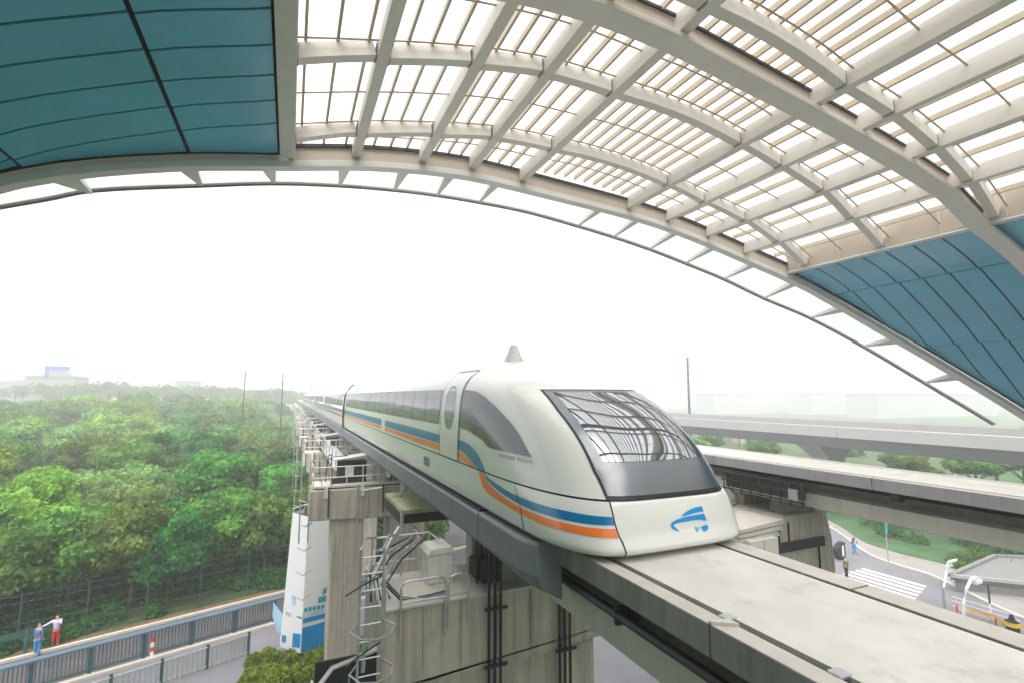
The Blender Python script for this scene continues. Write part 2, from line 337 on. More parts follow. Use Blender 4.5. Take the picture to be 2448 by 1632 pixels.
# ---------------------------------------------------------------- haze
hz = MB().box(-2600, 2600, -2600, 2600, G-1.2, 30).build('haze', [])
hm = bpy.data.materials.new('haze_air'); hm.use_nodes = True; ht = hm.node_tree; ht.nodes.clear()
ho = ht.nodes.new('ShaderNodeOutputMaterial'); pv = ht.nodes.new('ShaderNodeVolumePrincipled')
pv.inputs['Color'].default_value = (0.97, 0.985, 1, 1); pv.inputs['Density'].default_value = 0.0021; pv.inputs['Anisotropy'].default_value = 0.2
ht.links.new(pv.outputs[0], ho.inputs['Volume']); hz.data.materials.append(hm); tag(hz, kind='stuff')

# ---------------------------------------------------------------- station roof
RS = 18.0
BX = [-0.021, 0.101, 0.235, 0.346, 0.467, 0.765, 0.888, 1.024, 1.162, 1.331]
BZ = [0.446, 0.472, 0.488, 0.4945, 0.487, 0.468, 0.454, 0.429, 0.398, 0.362]
ARC = [[1.0]*10,
       [.935, .914, .891, .868, .850, .858, .874, .878, .897, .94],
       [.70, .688, .667, .653, .644, .657, .669, .678, .705, .74],
       [.53, .52, .512, .508, .508, .53, .535, .535, .537, .564],
       [.475, .465, .455, .447, .440, .460, .463, .471, .486, .518]]
def later(dy): return [ARC[4][i]-dy for i in range(10)]
ARC += [later(0.21), later(0.40), later(0.60), later(0.80), later(1.0), later(1.25), later(1.5)]
PX = [-1.30, -1.05, -0.80, -0.62, -0.42, -0.30, -0.16]+BX+[1.42, 1.507, 1.60, 1.75, 1.88, 2.04, 2.30]
PZ = [-0.33, -0.12, 0.08, 0.21, 0.345, 0.387, 0.423]+BZ+[0.338, 0.302, 0.250, 0.150, 0.055, -0.07, -0.29]
_gx = np.linspace(-1.5, 3.2, 941); _gz = np.interp(_gx, PX, PZ); _k = np.exp(-0.5*(np.arange(-24, 25)*0.005/0.045)**2); _k /= _k.sum()
_gz = np.convolve(np.pad(_gz, 24, mode='edge'), _k, mode='valid')
def prof(x): return float(np.interp(x, _gx, _gz))
def FY(x): return float(np.interp(x, [1.33, 1.40, 1.50, 1.60, 1.70, 1.85, 2.04, 2.30], [1.0, 0.998, 0.986, 0.956, 0.915, 0.842, 0.742, 0.60]))
def rpnt(x, y, dz=0.0): return (x*RS, y*RS, prof(x)*RS+dz)
roof = thing('station_roof', 'arched station roof of cream steel beams, slats and blue soffit panels over the tracks', 'roof', (0.36*RS, 9, 8.6))
YB = -1.05                                      # back end of the roof, behind the camera
# longitudinal beams
for i in range(1, 9):
    wd, dp = (0.30, 0.52) if i < 5 else (0.26, 0.56)
    x, z = BX[i]*RS, BZ[i]*RS
    MB().box(x-wd/2, x+wd/2, YB*RS, RS*1.0, z, z+dp).build('longitudinal_beam', M['steel'], roof, bevel=0.012)
MB().box(BX[0]*RS-0.26, BX[0]*RS+0.20, YB*RS, RS*0.998, BZ[0]*RS-0.05, BZ[0]*RS+0.62).build('edge_beam', M['steel_white'], roof, bevel=0.012)
x, z = BX[9]*RS, BZ[9]*RS
MB().prism([(x, YB*RS, z+0.04), (x+0.30, YB*RS, z+0.0), (x+0.30, YB*RS, z+1.02), (x-0.16, YB*RS, z+1.04)], (0, RS*(0.998-YB), 0)).build('edge_beam', M['fascia'], roof)
MB().box(x-0.06, x+0.34, YB*RS, RS*0.998, z-0.09, z+0.0).build('edge_trim', M['steel_white'], roof)
for k in range(12):
    y = RS*(0.96-0.115*k)
    MB().prism([(x-0.006, y, z+0.045), (x+0.0, y, z+0.045), (x-0.16, y, z+1.03), (x-0.168, y, z+1.03)], (0, 0.035, 0)).build('panel_joint', M['steel_white'], roof)
# transverse arcs, one member between each pair of longitudinal beams
for j, A in enumerate(ARC):
    if j in (0, 3): continue
    for i in range(9):
        a = Vector((BX[i]*RS+(0.20 if i == 0 else 0.16), A[i]*RS, BZ[i]*RS+0.06)); e = Vector((BX[i+1]*RS-0.16, A[i+1]*RS, BZ[i+1]*RS+0.06))
        if i == 8: e.x -= 0.05
        pts = []
        for t in (0, .2, .4, .6, .8, 1):
            p = a.lerp(e, t); bow = 4*t*(1-t)*(0.16 if i == 4 else 0.02); p.z += bow; pts.append(p)
        cbm = MB().beam(pts, 0.30, 0.40, (0, 1, 0)).build('cross_beam', M['steel'], roof, bevel=0.01)
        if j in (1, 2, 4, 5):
            for pe, sg in ((pts[0], 1), (pts[-1], -1)):  # thin dark grey boxes imitate the shadow slots at both beam ends
                MB().box(min(pe.x, pe.x+sg*0.025), max(pe.x, pe.x+sg*0.025), pe.y-0.165, pe.y+0.165, pe.z-0.012, pe.z+0.36).build('shadow_slot', M['train_gray'], cbm)
# main arch, lower and deeper than the rest
def arch_pts(dz, dy, x0=-1.2, x1=2.25, n=64):
    o = []
    for k in range(n):
        x = x0+(x1-x0)*k/(n-1)
        yj = float(np.interp(x, BX, ARC[3]))
        if x > BX[9]: yj = 0.564+0.02*(x-BX[9])
        yj *= (prof(x)*RS-0.20)/max(0.5, prof(x)*RS) if prof(x) > 0.1 else 1
        o.append((x*RS, yj*RS+dy, prof(x)*RS+dz))
    return o
MB().beam(arch_pts(-0.20, 0, BX[0]), 0.62, 0.16, (0, 1, 0)).build('main_arch', M['steel'], roof, bevel=0.02)
MB().beam(arch_pts(-0.04, 0.10, BX[0]), 0.36, 0.52, (0, 1, 0)).build('arch_web', M['fascia'], roof)
MB().beam(arch_pts(0.44, -0.14, BX[0], 1.33), 0.07, 0.07, (0, 1, 0)).build('arch_seal', M['seal'], roof)
# fascia: inner cream board, dark slot, white soffit strip
def fpts(dz, y, x0=-1.25, x1=2.28, n=72): return [((x0+(x1-x0)*k/(n-1))*RS, y+RS*(FY(x0+(x1-x0)*k/(n-1))-1), prof(x0+(x1-x0)*k/(n-1))*RS+dz) for k in range(n)]
MB().beam(fpts(-0.32, RS+0.22), 0.42, 0.22, (0, 1, 0)).build('fascia_soffit', M['steel_white'], roof, bevel=0.01)
MB().beam(fpts(-0.10, RS+0.12, BX[0], 1.34), 0.16, 0.46, (0, 1, 0)).build('fascia_board', M['fascia'], roof)
MB().beam(fpts(0.36, RS-0.02, BX[0], 1.34), 0.10, 0.11, (0, 1, 0)).build('fascia_seal', M['seal'], roof)
MB().beam(fpts(-0.10, RS+0.34), 0.10, 0.62, (0, 1, 0)).build('fascia_outer', M['steel_white'], roof)
# slats between the beams, and the thin cross rods under them
nsl = [3, 3, 3, 3, 10, 2, 2, 2, 2]
slat_lines = []
for i, n in enumerate(nsl):
    for k in range(n):
        t = (k+0.5)/n if i == 0 else (k+1)/(n+1)
        slat_lines.append((BX[i]*(1-t)+BX[i+1]*t, i, t))
edges = [0, 1, 2, 4, 5, 6]
extra = MB()
for x, i, t in slat_lines:
    z = prof(x)*RS+0.46+(0.16*4*t*(1-t) if i == 4 else 0)
    wd = 0.075 if i < 5 else 0.10
    for a, e in zip(edges[:-1], edges[1:]):
        y1 = (ARC[a][i]*(1-t)+ARC[a][i+1]*t)*RS-0.05; y0 = (ARC[e][i]*(1-t)+ARC[e][i+1]*t)*RS+0.02
        MB().box(x*RS-wd/2, x*RS+wd/2, y0, y1, z, z+0.17).build('slat', M['slat'], roof)
    y1 = (ARC[6][i]*(1-t)+ARC[6][i+1]*t)*RS
    extra.box(x*RS-wd/2, x*RS+wd/2, YB*RS, y1, z, z+0.17)
tag(extra.build('far_slats', M['slat'], roof), kind='stuff')
def rods(A, off=0.0):
    for i in range(9):
        p = []
        for t in (0, .25, .5, .75, 1):
            x = BX[i]*(1-t)+BX[i+1]*t
            p.append((x*RS, (A[i]*(1-t)+A[i+1]*t)*RS+off, prof(x)*RS+0.42+(0.16*4*t*(1-t) if i == 4 else 0)))
        MB().tube(p, 0.028, 5).build('cross_rod', M['rod'], roof)
mid = lambda a, e, t=.5: [ARC[a][i]*(1-t)+ARC[e][i]*t for i in range(10)]
rods(mid(0, 1)); rods(ARC[1], -0.32); rods(mid(1, 2)); rods(ARC[2], -0.32); rods(mid(4, 5)); rods(ARC[4], -0.32); rods(mid(5, 6)); rods(ARC[3], 0.95)
# roof glazing
for i in range(9):
    for a, e in ((0, 2), (2, 4), (4, 6), (6, 9), (9, 11)):
        m_ = MB(); x0, x1 = BX[i], BX[i+1]; K = 5 if i == 4 else 2
        for k in range(K):
            t0, t1 = k/K, (k+1)/K; u0, u1 = x0+(x1-x0)*t0, x0+(x1-x0)*t1
            zz = lambda u, t: prof(u)*RS+0.72+(0.16*4*t*(1-t) if i == 4 else 0)
            ya = lambda t, q: (ARC[q][i]*(1-t)+ARC[q][i+1]*t)*RS
            m_.quad((u0*RS, ya(t0, e), zz(u0, t0)), (u1*RS, ya(t1, e), zz(u1, t1)), (u1*RS, ya(t1, a), zz(u1, t1)), (u0*RS, ya(t0, a), zz(u0, t0)))
        m_.build('glass_pane', M['roofglass'], roof)
# blue soffit panels, left and right
def soffit(cols_, rows, skew):
    for ci in range(len(cols_)-1):
        for ri in range(len(rows)-1):
            xa, xb = cols_[ci], cols_[ci+1]; n = 5; m_ = MB(); g = 0.04; gx_ = 1.2 if xb < 0 else 2.2; gx_ = 1.5 if xb < 0 else 2.6
            y_at = lambda x, r_: min(r_+skew(x), FY(x)-0.0035-0.0001*(1-r_))*RS
            ring = []
            for k in range(n+1):
                x = xa+(xb-xa)*k/n; xx = x*RS+(gx_*g if k == 0 else -gx_*g if k == n else 0)*(1 if xb > xa else -1)
                z = prof(x)*RS+0.10
                ya, yb = y_at(x, rows[ri+1])+g, y_at(x, rows[ri])-g
                ring.append([(xx, ya, z), (xx, yb, z), (xx, yb, z+0.05), (xx, ya, z+0.05)])
            m_.loft(ring); m_.build('soffit_panel', M['blue'], roof, smooth=False)
def backing(xs, y0, y1):
    m_ = MB(); m_.loft([[(x*RS, y0, prof(x)*RS+0.19), (x*RS, y1, prof(x)*RS+0.19), (x*RS, y1, prof(x)*RS+0.40), (x*RS, y0, prof(x)*RS+0.40)] for x in xs]); return m_.build('roof_deck', M['gap'], roof)
rowsL = [0.996, 0.881, 0.809, 0.742, 0.675, 0.608, 0.540, 0.465, 0.385, 0.30, 0.21, 0.11, 0.0, -0.12, -0.25, -0.40, -0.6, -0.8, -1.0]
colsL = [-0.036, -0.180, -0.40, -0.62, -0.85, -1.08, -1.30]
soffit(colsL, rowsL, lambda x: min(0.31*max(0, -0.02-x), 0.0+0.985-0.955+0.1*0) if False else min(0.17*max(0, -0.03-x)+0.25*max(0, -0.03-x)**1.2*0.35, 0.2))
backing(np.linspace(-0.036, -1.30, 24), YB*RS, RS+0.24)
rowsR = [0.996, 0.931, 0.873, 0.806, 0.750, 0.690, 0.630, 0.55, 0.46, 0.36, 0.25, 0.13, 0.0, -0.15, -0.32, -0.5, -0.75, -1.0]
colsR = [1.352, 1.507, 1.76, 2.04, 2.28]
soffit(colsR, rowsR, lambda x: 0.0)
m_ = MB(); m_.loft([[(x*RS, YB*RS, prof(x)*RS+0.19), (x*RS, RS*FY(x)+0.24, prof(x)*RS+0.19), (x*RS, RS*FY(x)+0.24, prof(x)*RS+0.40), (x*RS, YB*RS, prof(x)*RS+0.40)] for x in np.linspace(1.352, 2.28, 30)]); m_.build('roof_deck', M['gap'], roof)
# glazed canopy beyond the fascia
CY = RS*1.143
cpx = [(-60, 492), (0, 480), (110, 461), (230, 440), (463, 430), (630, 425), (780, 430), (905, 440), (1003, 452), (1100, 468), (1210, 490), (1325, 522), (1407, 547), (1490, 575), (1572, 607), (1660, 643), (1752, 687), (1858, 732), (1980, 797), (2120, 880), (2280, 975)]
def onedge(px, py):
    p = at_y(px, py, CY); r = 1.0
    for _ in range(20): r = 0.5*r+0.5*FY(p.x*r/RS)
    return p*r
cpts = [onedge(px, py) for px, py in cpx]
for p in cpts:                                    # keep the left end on the vault
    pass
lp = cpts[0]; cpts = [Vector((lp.x-9, CY, lp.z-4.2)), Vector((lp.x-4, CY, lp.z-1.7))]+cpts
cs = crom([tuple(p) for p in cpts], 90)
MB().tube(cs, 0.035, 6).build('canopy_edge', M['train_gray'], roof)
MB().beam([p+Vector((0, -0.12, 0.03)) for p in cs], 0.20, 0.05, (0, 1, 0)).build('canopy_gutter', M['steel_white'], roof)
fin_px = [(210, 448), (463, 430), (630, 425), (780, 430), (905, 440), (1003, 452), (1100, 468), (1325, 522), (1407, 547), (1490, 575), (1572, 607), (1660, 643), (1752, 687), (1858, 732), (1980, 797), (2120, 880)]
fins = [onedge(px, py) for px, py in fin_px]
for q, p in enumerate(fins):
    xb = p.x+(0.02 if p.x > 0 else -0.15); bw = (0.38, 0.30, 0.26, 0.24, 0.24, 0.22, 0.20)[q] if q < 7 else 0.17
    za = prof(p.x/RS)*RS
    t0, t1 = xb-bw, xb+bw
    yb_ = RS*FY(xb/RS)+0.42; r1 = [(t0, yb_, prof(t0/RS)*RS-0.14), (t1, yb_, prof(t1/RS)*RS-0.14), (t1, yb_, prof(t1/RS)*RS+0.10), (t0, yb_, prof(t0/RS)*RS+0.10)]
    aw = 0.05
    r2 = [(p.x-aw, p.y-0.06, p.z+0.0), (p.x+aw, p.y-0.06, p.z+0.0), (p.x+aw, p.y-0.06, p.z+0.10), (p.x-aw, p.y-0.06, p.z+0.10)]
    MB().loft([r1, r2]).build('canopy_fin', M['steel_white'], roof)
xs = [cs[0].x]+[p.x for p in fins]+[cs[-1].x]
for k in range(len(xs)-1):
    m_ = MB(); n = 4
    cy_ = lambda x: float(np.interp(x, [p.x for p in cs], [p.y for p in cs]))
    cz = lambda x: float(np.interp(x, [p.x for p in cs], [p.z for p in cs]))
    for j in range(n):
        u0 = xs[k]+(xs[k+1]-xs[k])*j/n; u1 = xs[k]+(xs[k+1]-xs[k])*(j+1)/n
        m_.quad((u0, RS*FY(u0/RS)+0.43, prof(u0/RS)*RS+0.24), (u1, RS*FY(u1/RS)+0.43, prof(u1/RS)*RS+0.24), (u1, cy_(u1)+0.02, cz(u1)+0.13), (u0, cy_(u0)+0.02, cz(u0)+0.13))
    m_.build('glass_pane', M['canglass'], roof)

# ---------------------------------------------------------------- maglev train
XC = 5.67; NN = 3.4
ZK = [-2.42, -2.3, -2.1, -1.9, -1.62, -1.55, -1.2, -.7, -.3, .1, .4, .65, .82, .91, .95]
WK = [1.76, 1.83, 1.86, 1.86, 1.86, 1.86, 1.86, 1.84, 1.81, 1.75, 1.60, 1.31, .92, .50, .02]
YK = [6.50, 6.30, 6.36, 6.38, 6.43, 6.46, 6.64, 7.10, 7.70, 8.60, 9.5, 10.35, 11.3, 12.2, 13.0]
LK = [3.5, 3.6, 3.6, 3.6, 3.6, 3.6, 3.8, 4.0, 3.9, 3.5, 3.2, 3.0, 2.8, 2.6, 2.5]
AK = [4.5, 4.5, 4.2, 3.6, 2.6, 2.4, 2.4, 2.6, 2.9, 3.2, 3.4, 3.4, 3.4, 3.4, 3.4]
def pch(K):                                    # smooth (monotone cubic) interpolation of the tables
    Z = np.array(ZK); V = np.array(K, float); h = np.diff(Z); dl = np.diff(V)/h; m = np.zeros(len(Z))
    m[0] = dl[0]; m[-1] = dl[-1]
    for i in range(1, len(Z)-1):
        m[i] = 0 if dl[i-1]*dl[i] <= 0 else (h[i-1]+h[i])/(h[i-1]/dl[i]+h[i]/dl[i-1])
    def f(z):
        z = min(max(z, Z[0]), Z[-1]); k = min(max(int(np.searchsorted(Z, z))-1, 0), len(Z)-2)
        t = (z-Z[k])/h[k]
        return V[k]*(2*t**3-3*t*t+1)+h[k]*m[k]*(t**3-2*t*t+t)+V[k+1]*(-2*t**3+3*t*t)+h[k]*m[k+1]*(t**3-t*t)
    return f
NK = [5.5, 5.5, 5.5, 5.2, 4.8, 4.6, 4.0, 3.6, 3.4, 3.4, 3.4, 3.4, 3.4, 3.4, 3.4]
fW, fY, fL, fN, fA = pch(WK), pch(YK), pch(LK), pch(NK), pch(AK)
def qseamR(z): return -0.50
def qseam(z): return float(np.interp(z, [-2.36, -2.147, -1.892, -1.6], [-.865, -.858, -.816, -.795]))
def TS(z, q, side=-1, off=0.0):
    W, Yn, L_ = fW(z)+off, fY(z)-off, fL(z); NN = fN(z)
    if q >= 0: return Vector((XC+side*W, Yn+off+L_+q, z))
    ph = PI/2*(1+q)
    return Vector((XC+side*W*math.sin(ph)**(2/NN), Yn+off+L_-(L_+off)*math.cos(ph)**(2/fA(z)), z))
def q_of(Y, z):
    Ys = fY(z)+fL(z)
    if Y >= Ys: return Y-Ys
    c_ = min(1.0, (Ys-Y)/fL(z))**(fA(z)/2)
    return math.acos(c_)/(PI/2)-1
def patch(name, top, bot, mat, parent, n=24, rows=4, off=0.006, side=-1, modeY=False, smooth_pts=True):
    """thin skin lying on the train between two curves given as (q or Y, z)"""
    fq = (lambda p: p) if modeY else (lambda p: (p[0]/4.3 if p[0] >= 0 else -abs(p[0])**(1/2.3), p[1]))
    iq = lambda q: q*4.3 if q >= 0 else -abs(q)**2.3
    top = [fq(p) for p in top]; bot = [fq(p) for p in bot]
    T_ = crom(top, n) if smooth_pts and len(top) > 2 else [Vector(top[0]).lerp(Vector(top[-1]), k/(n-1)) for k in range(n)]
    B_ = crom(bot, n) if smooth_pts and len(bot) > 2 else [Vector(bot[0]).lerp(Vector(bot[-1]), k/(n-1)) for k in range(n)]
    m_ = MB(); rows_ = rows+1; base = []
    for k in range(n):
        for r_ in range(rows_):
            p = Vector(B_[k]).lerp(Vector(T_[k]), r_/rows)
            z = p.y; q = q_of(p.x, z) if modeY else iq(p.x)
            m_.v.append(tuple(TS(z, q, side, off)))
    for k in range(n-1):
        for r_ in range(rows):
            a = k*rows_+r_; m_.face(a, a+1, a+1+rows_, a+rows_)
    return m_.build(name, mat, parent, smooth=True)
train = thing('maglev_train', 'long white maglev train with blue and orange stripes standing on the near guideway', 'train', (XC, 7, -2.45))
YEND = 40.0
def shell(name, z0, z1, nz, off, mat, q0=-1.0, yend=YEND, ease=False, both=True, nq=26):
    m_ = MB(); rings = []
    zs = [z0+(z1-z0)*(1-(1-k/nz)**2 if ease else k/nz) for k in range(nz+1)]
    qs = [q0+(0-q0)*(k/nq) for k in range(nq+1)]
    for z in zs:
        L_ = [TS(z, q, -1, off) for q in qs]; ys = L_[-1].y
        L_ += [Vector((L_[-1].x, ys+(yend-ys)*t, z)) for t in (0.02, 0.06, .15, .3, .6, 1)]
        if both:
            Rr = [Vector((2*XC-p.x, p.y, p.z)) for p in L_]
            rings.append(Rr[::-1]+L_[1 if q0 == -1.0 else 0:])
        else: rings.append(L_)
    k = len(rings[0])
    for r_ in rings: m_.v += [tuple(p) for p in r_]
    for j in range(len(rings)-1):
        for i in range(k-1): a = j*k+i; m_.face(a, a+1, a+1+k, a+k)
    return m_.build(name, mat, train, smooth=True)
# upper body, closed with a roof strip; dark inner body shows in the gaps
shell('body', -1.575, 0.949, 60, 0.0, M['train'], ease=True)
shell('inner_body', -2.33, -1.50, 10, -0.05, M['train_dark'])
# lower skirt left and right, and the nose panel
def skirt(side):
    m_ = MB(); zs = [-2.36+0.757*k/16 for k in range(17)]
    rings = []
    for z in zs:
        q0_ = (qseam(z) if side < 0 else qseamR(z))+0.004; qs = [q0_*(1-k/22) for k in range(23)]
        L_ = [TS(z, q, side, 0.0) for q in qs]; ys = L_[-1].y; xe = L_[-1].x
        L_ += [Vector((xe, ys+(YEND-ys)*t, z)) for t in (.02, .1, .3, .6, 1)]
        rings.append(L_)
    rings = [[Vector((XC+(p.x-XC)*0.92, p.y+0.08, -2.40)) for p in rings[0]]]+rings
    k = len(rings[0])
    for r_ in rings: m_.v += [tuple(p) for p in r_]
    for j in range(len(rings)-1):
        for i in range(k-1): a = j*k+i; m_.face(a, a+1, a+1+k, a+k)
    return m_.build('skirt', M['train'], train, smooth=True)
skirt(-1); skirt(1)
m_ = MB(); rings = []
for z in [-2.40+0.795*k/16 for k in range(17)]:
    q1_ = qseam(z)-0.005; L_ = [TS(z, -1+(1+q1_)*k/14, -1, 0.004) for k in range(15)]
    q2_ = qseamR(z)-0.004; R_ = [TS(z, -1+(1+q2_)*k/20, 1, 0.004) for k in range(21)]
    rings.append(R_[::-1]+L_[1:])
rings = [[Vector((XC+(p.x-XC)*0.93, p.y+0.16, -2.44)) for p in rings[0]]]+rings
rings.append([Vector((XC+(p.x-XC)*0.99, p.y+0.05, -1.60)) for p in rings[-1]])
k = len(rings[0])
for r_ in rings: m_.v += [tuple(p) for p in r_]
for j in range(len(rings)-1):
    for i in range(k-1): a = j*k+i; m_.face(a, a+1, a+1+k, a+k)
nose = m_.build('nose_panel', M['train'], train, smooth=True)
MB().box(XC-1.5, XC+1.5, 7.4, YEND, -2.40, -2.37).build('floor_pan', M['train_dark'], train)
# windshield
wsz = [-1.57, -1.52, -1.193, -0.821, -0.291, 0.101]; wsq = [-0.793, -0.782, -0.738, -0.717, -0.682, -0.699]
def ws(name, z0, z1, shrink, off, mat, n=26, mcols=28):
    m_ = MB(); rows_ = mcols+1
    for k in range(n+1):
        z = z0+(z1-z0)*k/n; q = float(np.interp(z, wsz, wsq)); W = fW(z); NN = fN(z)
        xl = W*math.sin(PI/2*(1+q))**(2/NN)-shrink
        for j in range(rows_):
            u = -1+2*j/mcols; x = abs(u)*xl; NN = fN(z); ph = math.asin(min(1, (x/W))**(NN/2))
            y = fY(z)+fL(z)*(1-math.cos(ph)**(2/fA(z)))
            m_.v.append((XC+u*xl, y-off, z+off*0.6))
    for k in range(n):
        for j in range(mcols): a = k*rows_+j; m_.face(a, a+1, a+1+rows_, a+rows_)
    return m_.build(name, mat, train, smooth=True)
ws('windshield_seal', -1.585, 0.125, -0.035, 0.006, M['train_dark'])
wf = ws('windshield', -1.53, 0.10, 0.0, 0.012, M['ws_frame'])
g_ = ws('glass', -1.06, 0.06, 0.13, 0.018, M['windshield'])
g_.parent = wf; g_.matrix_parent_inverse = Matrix.Translation(-Vector(train.location)) if False else Matrix.Identity(4)
g_.matrix_parent_inverse = wf.matrix_parent_inverse.copy(); g_.matrix_parent_inverse = Matrix.Identity(4)
# stripes and side glass on both sides
for side in (-1, 1):
    pt = lambda nm, t, bb, mt, par=None, **k: patch(nm, t, bb, mt, par or train, side=side, **k)
    pt('blue_stripe', [(40.0, -1.03), (23.1, -1.032)], [(40.0, -1.30), (23.1, -1.31)], M['stripe_blue'], modeY=True, n=6, rows=2)
    pt('orange_stripe', [(40.0, -1.34), (23.1, -1.345)], [(40.0, -1.45), (23.1, -1.46)], M['stripe_orange'], modeY=True, n=6, rows=2)
    pt('blue_stripe', [(22.2, -1.035), (16.5, -1.045), (13.56, -1.053), (11.8, -1.06), (11.04, -1.12), (10.5, -1.265), (10.1, -1.50), (10.0, -1.575)],
       [(22.2, -1.31), (16.5, -1.30), (13.52, -1.285), (11.78, -1.30), (11.2, -1.39), (10.83, -1.48), (10.55, -1.55), (10.45, -1.575)], M['stripe_blue'], modeY=True, n=40)
    pt('orange_stripe', [(22.2, -1.345), (16.5, -1.33), (13.52, -1.315), (11.75, -1.335), (11.1, -1.44), (10.72, -1.53), (10.5, -1.575)],
       [(22.2, -1.47), (16.5, -1.475), (13.52, -1.48), (11.9, -1.495), (11.3, -1.545), (11.0, -1.568), (10.85, -1.575)], M['stripe_orange'], modeY=True, n=34)
    e_ = lambda z: ((qseam(z) if side < 0 else qseamR(z))+0.006, z)
    lf = side < 0
    pt('blue_stripe', [(0.02, -1.604), (-0.085, -1.755), (-0.157, -1.787), (-0.325, -1.797)]+([(-0.538, -1.792)] if lf else [])+[e_(-1.805)],
       [(0.10, -1.604), (-0.02, -1.80), (-0.127, -1.903), (-0.292, -1.925)]+([(-0.515, -1.920)] if lf else [])+[e_(-1.918)], M['stripe_blue'], n=44)
    pt('orange_stripe', [(0.15, -1.604), (-0.015, -1.84), (-0.119, -1.955), (-0.286, -1.970)]+([(-0.512, -1.962)] if lf else [])+[e_(-1.968)],
       [(0.40, -1.604), (0.02, -1.95), (-0.104, -2.060), (-0.268, -2.085)]+([(-0.503, -2.076)] if lf else [])+[e_(-2.095)], M['stripe_orange'], n=44)
    # cab side window
    pt('cab_window', [(0.30, 0.165), (0.0, 0.158), (-0.104, 0.10), (-0.208, -0.149), (-0.288, -0.438), (-0.341, -0.701), (-0.362, -0.90), (-0.382, -1.075)],
       [(0.80, -0.776), (0.25, -0.79), (0.0, -0.82), (-0.044, -0.919), (-0.09, -1.056), (-0.17, -1.066), (-0.26, -1.070), (-0.382, -1.082)], M['window2'], n=36, rows=8, off=0.008)
    # passenger windows
    wb = pt('window_band', [(13.66, 0.17), (YEND-1, 0.17)], [(13.66, -0.785), (YEND-1, -0.785)], M['ws_frame'], modeY=True, n=6, rows=6, off=0.004)
    y = 13.72
    while y < YEND-1.5:
        y2 = y+1.62
        pt('window', [(y, 0.145), (y2, 0.145)], [(y, -0.755), (y2, -0.755)], M['window'], par=wb, modeY=True, n=3, rows=6, off=0.008)
        y = y2+0.05
    # doors
    dr = pt('door', [(11.93, 0.62), (13.50, 0.62)], [(11.93, -1.555), (13.50, -1.555)], M['train'], modeY=True, n=6, rows=14, off=0.012)
    pt('door_glass', [(12.35, 0.02), (12.55, 0.22), (12.8, 0.27), (13.05, 0.22), (13.2, 0.0)], [(12.35, -0.55), (12.5, -0.80), (12.75, -0.86), (13.0, -0.80), (13.2, -0.5)], M['window'], par=dr, modeY=True, n=12, rows=6, off=0.017)
    for ya, yb, top in ((11.80, 11.835, 0.80), (11.90, 11.93, 0.64), (13.505, 13.545, 0.66)):
        pt('door_seal', [(ya, top), (yb, top)], [(ya, -1.575), (yb, -1.575)], M['train_dark'], modeY=True, n=2, rows=22, off=0.009)
    pt('door_seal', [(11.93, 0.655), (13.52, 0.655)], [(11.93, 0.63), (13.52, 0.63)], M['train_dark'], modeY=True, n=6, rows=1, off=0.014)
    for z0 in (-1.93,):
        pt('vent_hatch', [(14.6, -1.80), (15.25, -1.80)], [(14.6, -2.06), (15.25, -2.06)], M['train_gray'], modeY=True, n=2, rows=2, off=0.006)
    pt('skirt_seam', [(10.30, -1.604), (10.34, -1.604)], [(8.72, -2.41), (8.76, -2.41)], M['train_dark'], n=2, rows=12, off=0.007, modeY=True) if False else None
    pt('skirt_seam', [(-0.190, -1.63), (-0.186, -1.63)], [(-0.110, -2.35), (-0.106, -2.35)], M['train_dark'], n=2, rows=12, off=0.009)
    # grey undercarriage wrapping the guideway, panel by panel
    ys = [7.9]+[10.3+1.9*k for k in range(17)]
    for a, e in zip(ys[:-1], ys[1:]):
        xo = XC+side*1.90
        sec = lambda y, s_=1.0: [(xo, y, -2.46), (xo+side*0.02, y, -2.50), (xo+side*0.02, y, -2.98), (xo-side*0.10, y, -3.14), (xo-side*0.42, y, -3.20), (xo-side*0.42, y, -2.46)]
        if a == 7.9:
            rg = []
            for t in (0, .03, .08, .2, .5, 1):
                y = 7.78+(10.28-7.78)*t; kx = (1-min(1, t/0.2))**2; lo = 0.22*max(0, 1-t*1.3)
                rg.append([(xo-side*0.12*kx, y, -2.44), (xo+side*0.02-side*0.12*kx, y, -2.50), (xo+side*0.02-side*0.14*kx, y, -2.98), (xo-side*(0.10+0.14*kx), y, -3.14-lo*0.4), (xo-side*0.60, y, -3.22-lo), (xo-side*0.60, y, -2.44)])
            MB().loft(rg).build('undercarriage_panel', M['train_gray'], train, smooth=False, bevel=0.03)
        else:
            MB().loft([sec(a+0.012), sec(e-0.012)]).build('undercarriage_panel', M['train_gray'], train, bevel=0.012)
    MB().box(min(XC+side*1.55, XC+side*1.84), max(XC+side*1.55, XC+side*1.84), 10.4, YEND, -3.10, -2.40).build('undercarriage_core', M['train_dark'], train)
# small lettering bars under the cab window (illegible in the photograph)
patch('lettering', [(-0.15, -1.129), (-0.27, -1.124)], [(-0.148, -1.187), (-0.26, -1.187)], M['print_gray'], train, n=6, rows=1, off=0.007)
for k in range(8):
    q = -0.285-0.013*k
    patch('lettering', [(q, -1.122), (q-0.006, -1.122)], [(q+0.004, -1.19), (q-0.003, -1.19)], M['print_gray'], train, n=2, rows=1, off=0.007)
